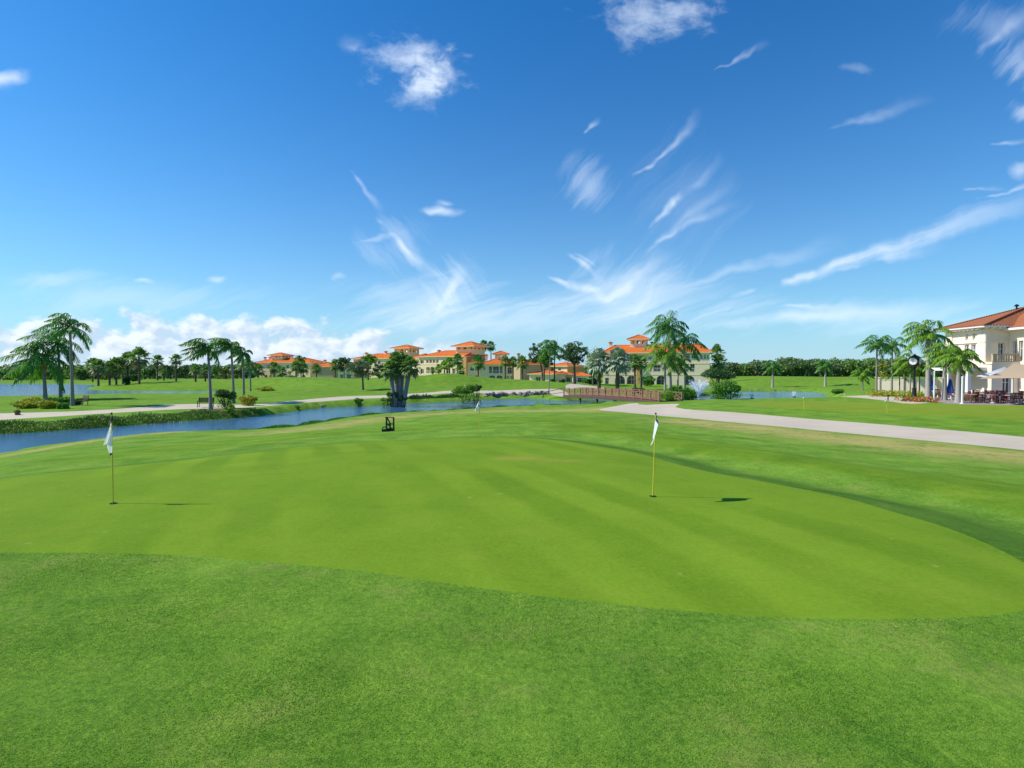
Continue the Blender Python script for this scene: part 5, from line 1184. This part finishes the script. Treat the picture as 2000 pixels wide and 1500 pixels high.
def cloth_left(t, hh, lean, pr, s):
    def e1(v, nu):
        out = []
        for i in range(nu+1):
            u = i/nu
            x = lean+.012-.045*v-u*(.004+.03*v)+.012*math.sin(u*9+v*2); y = -.06*u*(.3+.8*v)+.01*math.sin(v*5); z = hh*.985-.40*v-.06*u
            out.append((x, y, z))
        return out
    drape(t, 'flag', [M_flagw, M_navy], None, e1, 16, 12, lambda u, v: (v < .16) or (u < .42 and v < .45))
    def e2(v, nu):
        out = []
        for i in range(nu+1):
            u = i/nu; k = math.sin(math.pi*min(max(v, 0.02), .98))**.7
            x = lean+.022-.05*u*k+.014*math.sin(u*7)-.02*v**3; y = -.02-.05*u*k; z = hh*.985-.24-.36*v-.02*u
            out.append((x, y, z))
        return out
    drape(t, 'flag', [M_flagw, M_navy], None, e2, 14, 10, lambda u, v: v > .93)
def cloth_small(t, hh, lean, pr, s):
    def e(v, nu):
        return [(lean+.02-.06*v*u-.035*v*s-u*(.05+.10*v)*s, -.01+.03*math.sin(u*7+v), hh*.985-.42*s*v*(.92+.12*u)) for u in [i/nu for i in range(nu+1)]]
    drape(t, 'flag', [M_flagw, M_navy], None, e, 10, 12, lambda u, v: (int(u*6)+int(v*8)) % 5 == 0)
flagstick(217.5, 985, 808, 'yellow flagstick with white and navy flag on the left of the green', cloth_left, lean=-.004)
flagstick(1276, 971, 808, 'yellow flagstick with navy edged white flag on the right of the green', cloth_right, lean=.042)
flagstick(936.5, 852, 782, 'small distant yellow flagstick with chequered white flag at the back of the green', cloth_small, .011, lean=0, ps=.9)
flagstick(1571, 800, 774, 'thin yellow flagstick with pale flag on the pale practice green', cloth_small, .022, group='distant flagsticks', cup=False, ps=.45)
flagstick(1734, 806, 781, 'leaning thin yellow flagstick on the practice green right of the other one', cloth_small, .016, group='distant flagsticks', cup=False, lean=-.12, ps=.35)
flagstick(1651, 783, 768, 'tiny yellow flagstick with dark flag beyond the practice green', cloth_small, .018, group='distant flagsticks', cup=False, ps=.5)

# black bag stand and tray on the slope
x, y, z, D = gpt(760.5, 842.5); k = D/FP
t = thing('bag_stand', 'black metal bag stand on the slope behind the green', 'bag stand', (x, y, z))
w_, h_ = 14*k, 27*k
m = MB()
for sx in (-1, 1):
    for sy in (0, 1): m.bar((sx*w_/2, sy*.22, 0), (sx*w_/2, sy*.22+(.04 if sy == 0 else -.04), h_), .035)
m.box(-w_/2, w_/2, -.02, .24, 0, .05); m.bar((-w_/2, .03, h_*.52), (w_/2, .03, h_*.52), .05); m.bar((-w_/2-.05, .05, h_), (w_/2, .05, h_), .04); m.build('frame', M_black, t)
m = MB(); m.bar((-w_*.35, .02, h_*.97), (.02, .05, h_*.55), .09, .06); m.bar((.02, .05, h_*.57), (w_*.05, .04, h_*.2), .06); m.bar((-w_*.3, .05, h_*.52), (w_*.3, .05, h_*.14), .05); m.build('holder', M_black, t)
m = MB(); m.box(-w_*.47, w_*.47, -.03, .22, .051, .13); m.build('tray', M_black, t)
x, y, z, D = gpt(750, 843.5); m = MB(); s = D/FP
for a_, b_ in (((-4.4, 0), (4.0, 0)), ((-4.4, .3), (4.0, .3))): m.bar((a_[0]*s, a_[1], .05), (b_[0]*s, b_[1], .05), .04, .09)
for q in (-4.2, 3.8): m.bar((q*s, 0, .05), (q*s, .3, .05), .04, .09); m.tube([(q*s, .0, .05), (q*s*.9, .05, .19), (q*s*.6, .1, .2)], .022, 5)
m.tube([(-2.6*s, .1, .2), (2.3*s, .1, .2)], .022, 5); m.box(-4*s, 3.6*s, .02, .28, .02, .045)
tag(m.build('low_rack', M_black, None, (x, y, z)), 'low black wire rack lying left of the bag stand', 'rack')

# benches
def bench(px, py, wpx, label, rz=0, hpx=21, D=None):
    x, y, z, D = gpt(px, py) if D is None else (*XY(px, D), h1(*XY(px, D)), D)
    L = max(1.4, wpx*D/FP); t = thing('park_bench', label, 'bench', (x, y, z), rz, 'park benches')
    s = MB()
    for i in range(5): s.box(-L/2, L/2, -.25+i*.1, -.17+i*.1, .43, .455)
    s.build('seat', M_brown, t); b = MB()
    for i in range(5): b.box(-L/2, L/2, .24+i*.018, .265+i*.018, .50+i*.09, .575+i*.09)
    b.build('backrest', M_brown, t)
    for sx in (-1, 1):
        f = MB(); xx = sx*(L/2-.06); f.bar((xx, -.24, 0), (xx, -.24, .66), .05); f.bar((xx, .24, 0), (xx, .27, .5), .05); f.bar((xx, .27, .5), (xx, .345, .96), .05); f.bar((xx, -.24, .64), (xx, .3, .64), .05, .04); f.bar((xx, -.24, .41), (xx, .25, .41), .045); f.build('leg', M_black, t)
    return t
bench(401, 796, 24, 'dark slatted park bench standing alone on the path left of the bank palm', R(12))
bench(160, 799, 22, 'dark bench in the shade right of the tallest hedge island palm', R(-35), D=56)

# street clock
x, y = XY(1786, 58); z = h1(x, y); t = thing('street_clock', 'black four faced street clock with white dials beside the patio palms', 'clock', (x, y, z), R(-52))
hc = zpx(706, 58)-z
m = MB(); m.tube([(0, 0, 0), (0, 0, .15), (0, 0, .3), (0, 0, .9), (0, 0, 1.05)], [.27, .27, .2, .19, .22], 12); m.tube([(0, 0, 1.05), (0, 0, 1.15), (0, 0, hc-.75), (0, 0, hc-.6)], [.13, .11, .09, .14], 12); m.build('post', M_black, t, smooth=True)
m = MB(); m.box(-.40, .40, -.40, .40, hc-.48, hc+.44); m.tube([(0, 0, hc-.6), (0, 0, hc-.48)], [.15, .36], 12); m.tube([(0, 0, hc+.44), (0, 0, hc+.55), (0, 0, hc+.68), (0, 0, hc+.80)], [.42, .3, .12, .02], 12)
m.build('head', M_black, t)
for k in range(4):
    a_ = k*math.pi/2; n_ = np.array((math.sin(a_), -math.cos(a_), 0)); s_ = np.array((math.cos(a_), math.sin(a_), 0))
    m = MB(); c = n_*.40+np.array((0, 0, hc)); m.tube([c, c+n_*.05], [.45, .43], 24); m.tube([c+n_*.05, c+n_*.085], [.43, .40], 24); r_ = m.build('bezel', M_black, t)
    m = MB(); m.tube([c+n_*.084, c+n_*.092], [.355, .35], 24); f = m.build('dial', M_white, t)
    m = MB(); up = np.array((0, 0, 1.)); cc = c+n_*.10
    m.bar(cc, cc+up*.06-s_*.2, .035, .02); m.bar(cc, cc-up*.02+s_*.27, .028, .02)
    for j in range(12): tt = j*math.pi/6; dv = s_*math.sin(tt)+up*math.cos(tt); m.bar(cc+dv*.27, cc+dv*.33, .025, .02)
    m.build('hands', M_black, f)

# patio: posts, sails, closed umbrellas, tables and chairs
def post(px, D, top, label, w=.09):
    x, y = XY(px, D); z = h1(x, y); hh = zpx(top, D)-z; t = thing('sail_post', label, 'post', (x, y, z), 0, 'white posts of the patio')
    m = MB(); m.tube([(0, 0, 0), (0, 0, hh)], [w, w*.85], 10); m.build('shaft', M_white, t, smooth=True); m = MB(); m.tube([(0, 0, 0), (0, 0, .06)], [w*1.9, w*1.7], 10); m.ball((0, 0, hh), w*1.1, 8, 5); m.build('base_plate', M_white, t)
post(1880, 49.2, 737, 'white post at the patio edge right of the lowest palm'); post(1825, 54, 726, 'thin white post left of the middle patio palm', .07)
post(1978, 52, 735, 'white post under the tan shade sail')
def sail(pts, label, sag=.35, mat=M_sail):
    P4 = np.array([(*XY(p, D), zpx(q, D)) for p, q, D in pts]); n = 12; m = MB(); V = []
    for i in range(n+1):
        for j in range(n+1):
            u, v = i/n, j/n; q = P4[0]*(1-u)*(1-v)+P4[1]*u*(1-v)+P4[2]*u*v+P4[3]*(1-u)*v
            c = P4.mean(0); pull = .16*(4*u*(1-u)*(abs(v-.5)*2)**2+4*v*(1-v)*(abs(u-.5)*2)**2); q = q+(c-q)*pull; V.append(q)
    V = np.array(V); F = [(i*(n+1)+j, (i+1)*(n+1)+j, (i+1)*(n+1)+j+1, i*(n+1)+j+1) for i in range(n) for j in range(n)]
    m.add(V, F); V2 = V-(0, 0, .012); m.add(V2, [f[::-1] for f in F])
    return tag(m.build('shade_sail', mat, smooth=True), label, 'shade sail', 'shade sails over the patio')
sail([(1912, 740, 47.5), (2075, 742, 44), (2110, 722, 55), (1978, 709, 57)], 'large tan shade sail stretched over the patio tables')
sail([(1905, 735, 52), (1962, 716, 57), (1985, 722, 57.5), (1920, 741, 50)], 'narrow pale sail edge behind the large tan sail', mat=M_white)
def closed_umbrella(px, D, top, label):
    x, y = XY(px, D); z = h1(x, y); hh = zpx(top, D)-z; t = thing('closed_umbrella', label, 'umbrella', (x, y, z), 0, 'closed blue patio umbrellas')
    m = MB(); m.tube([(0, 0, 0), (0, 0, hh)], [.03, .03], 8); m.tube([(0, 0, 0), (0, 0, .08)], [.28, .25], 12); m.build('pole', M_white, t)
    m = MB(); n = 20; V = []; zs = [(hh-.02, .04), (hh-.25, .12), (hh-.8, .2), (hh-1.25, .26), (hh-1.4, .24)]
    for zz, r_ in zs:
        for i in range(n): a_ = 2*math.pi*i/n; rr = r_*(1+.22*(i % 2)); V.append((rr*math.cos(a_), rr*math.sin(a_), zz))
    m.add(V, [(j*n+i, j*n+(i+1) % n, (j+1)*n+(i+1) % n, (j+1)*n+i) for j in range(len(zs)-1) for i in range(n)]); m.build('canopy', M_blue, t)
closed_umbrella(1818, 57, 735, 'closed blue umbrella seen just right of the biggest patio palm trunk'); closed_umbrella(1856, 54, 740, 'closed blue umbrella between the middle and lowest patio palms')
def make_table():
    t = thing('patio_table', 'table', 'table'); m = MB(); m.tube([(0, 0, .70), (0, 0, .735)], [.46, .46], 20); m.build('tabletop', M_white, t)
    m = MB(); m.tube([(0, 0, 0), (0, 0, .05), (0, 0, .08), (0, 0, .70)], [.26, .24, .05, .05], 10); m.build('pedestal', M_white, t); return t
def make_chair():
    t = thing('patio_chair', 'chair', 'chair'); m = MB(); m.box(-.23, .23, -.23, .23, .42, .46); m.build('seat', M_chairred, t)
    m = MB()
    for i in range(6): x = -.2+i*.08; m.box(x-.02, x+.02, .22, .25, .46, .88)
    m.box(-.24, .24, .215, .255, .881, .93); m.build('backrest', M_chairred, t)
    for sx in (-1, 1):
        for sy in (-1, 1): m = MB(); m.bar((sx*.21, sy*.21, .42), (sx*.23, sy*.24, 0), .03); m.build('leg', M_chairred, t)
        m = MB(); m.bar((sx*.24, -.2, .64), (sx*.24, .22, .64), .035, .025); m.bar((sx*.23, -.2, .44), (sx*.24, -.2, .64), .03); m.build('armrest', M_chairred, t)
    return t
def dup(root):
    r = root.copy(); COL.objects.link(r)
    for ch in root.children: c = ch.copy(); COL.objects.link(c); c.parent = r
    return r
tb, chh = make_table(), make_chair(); ut = uc = False; g = random.Random(4)
desc = ['at the open left corner of the patio', 'between the lowest palm and the tan sail', 'under the left corner of the tan sail', 'in front of the dark clubhouse door', 'beside the white post under the sail', 'at the right edge of the picture, front row', 'in the back row behind the sail corner', 'in the back row near the clubhouse wall', 'beside the closed blue umbrella on the right', 'beside the big patio palm trunk']
for i, (px, D) in enumerate([(1896, 50.5), (1919, 51), (1938, 49.6), (1950, 53.5), (1968, 49.2), (1990, 48.8), (1925, 55), (1975, 54), (1858, 55.5), (1832, 57.5)]):
    x, y = XY(px, D); z = h1(x, y); o = tb if not ut else dup(tb); ut = True; o.location = (x, y, z+.005); o['label'] = 'round white patio table '+desc[i]; o['group'] = 'white patio tables'
    a0 = g.random()*3
    for k in range(4):
        a_ = a0+k*math.pi/2+g.uniform(-.2, .2); c = chh if not uc else dup(chh); uc = True
        c.location = (x+.74*math.cos(a_), y+.74*math.sin(a_), z+.005); c.rotation_euler.z = a_-math.pi/2+g.uniform(-.2, .2)
        c['label'] = 'maroon chair round the table '+desc[i]; c['group'] = 'maroon chairs '+desc[i]
# small black lamp on the grass by the flower bed
x, y = XY(1735, 55); t = thing('garden_light', 'small black garden light left of the flower bed', 'light', (x, y, h1(x, y)))
m = MB(); m.tube([(0, 0, 0), (0, 0, .42)], [.05, .05], 8); m.build('stem', M_black, t); m = MB(); m.tube([(0, 0, .42), (0, 0, .5), (0, 0, .56)], [.13, .12, .03], 10); m.build('cap', M_black, t)
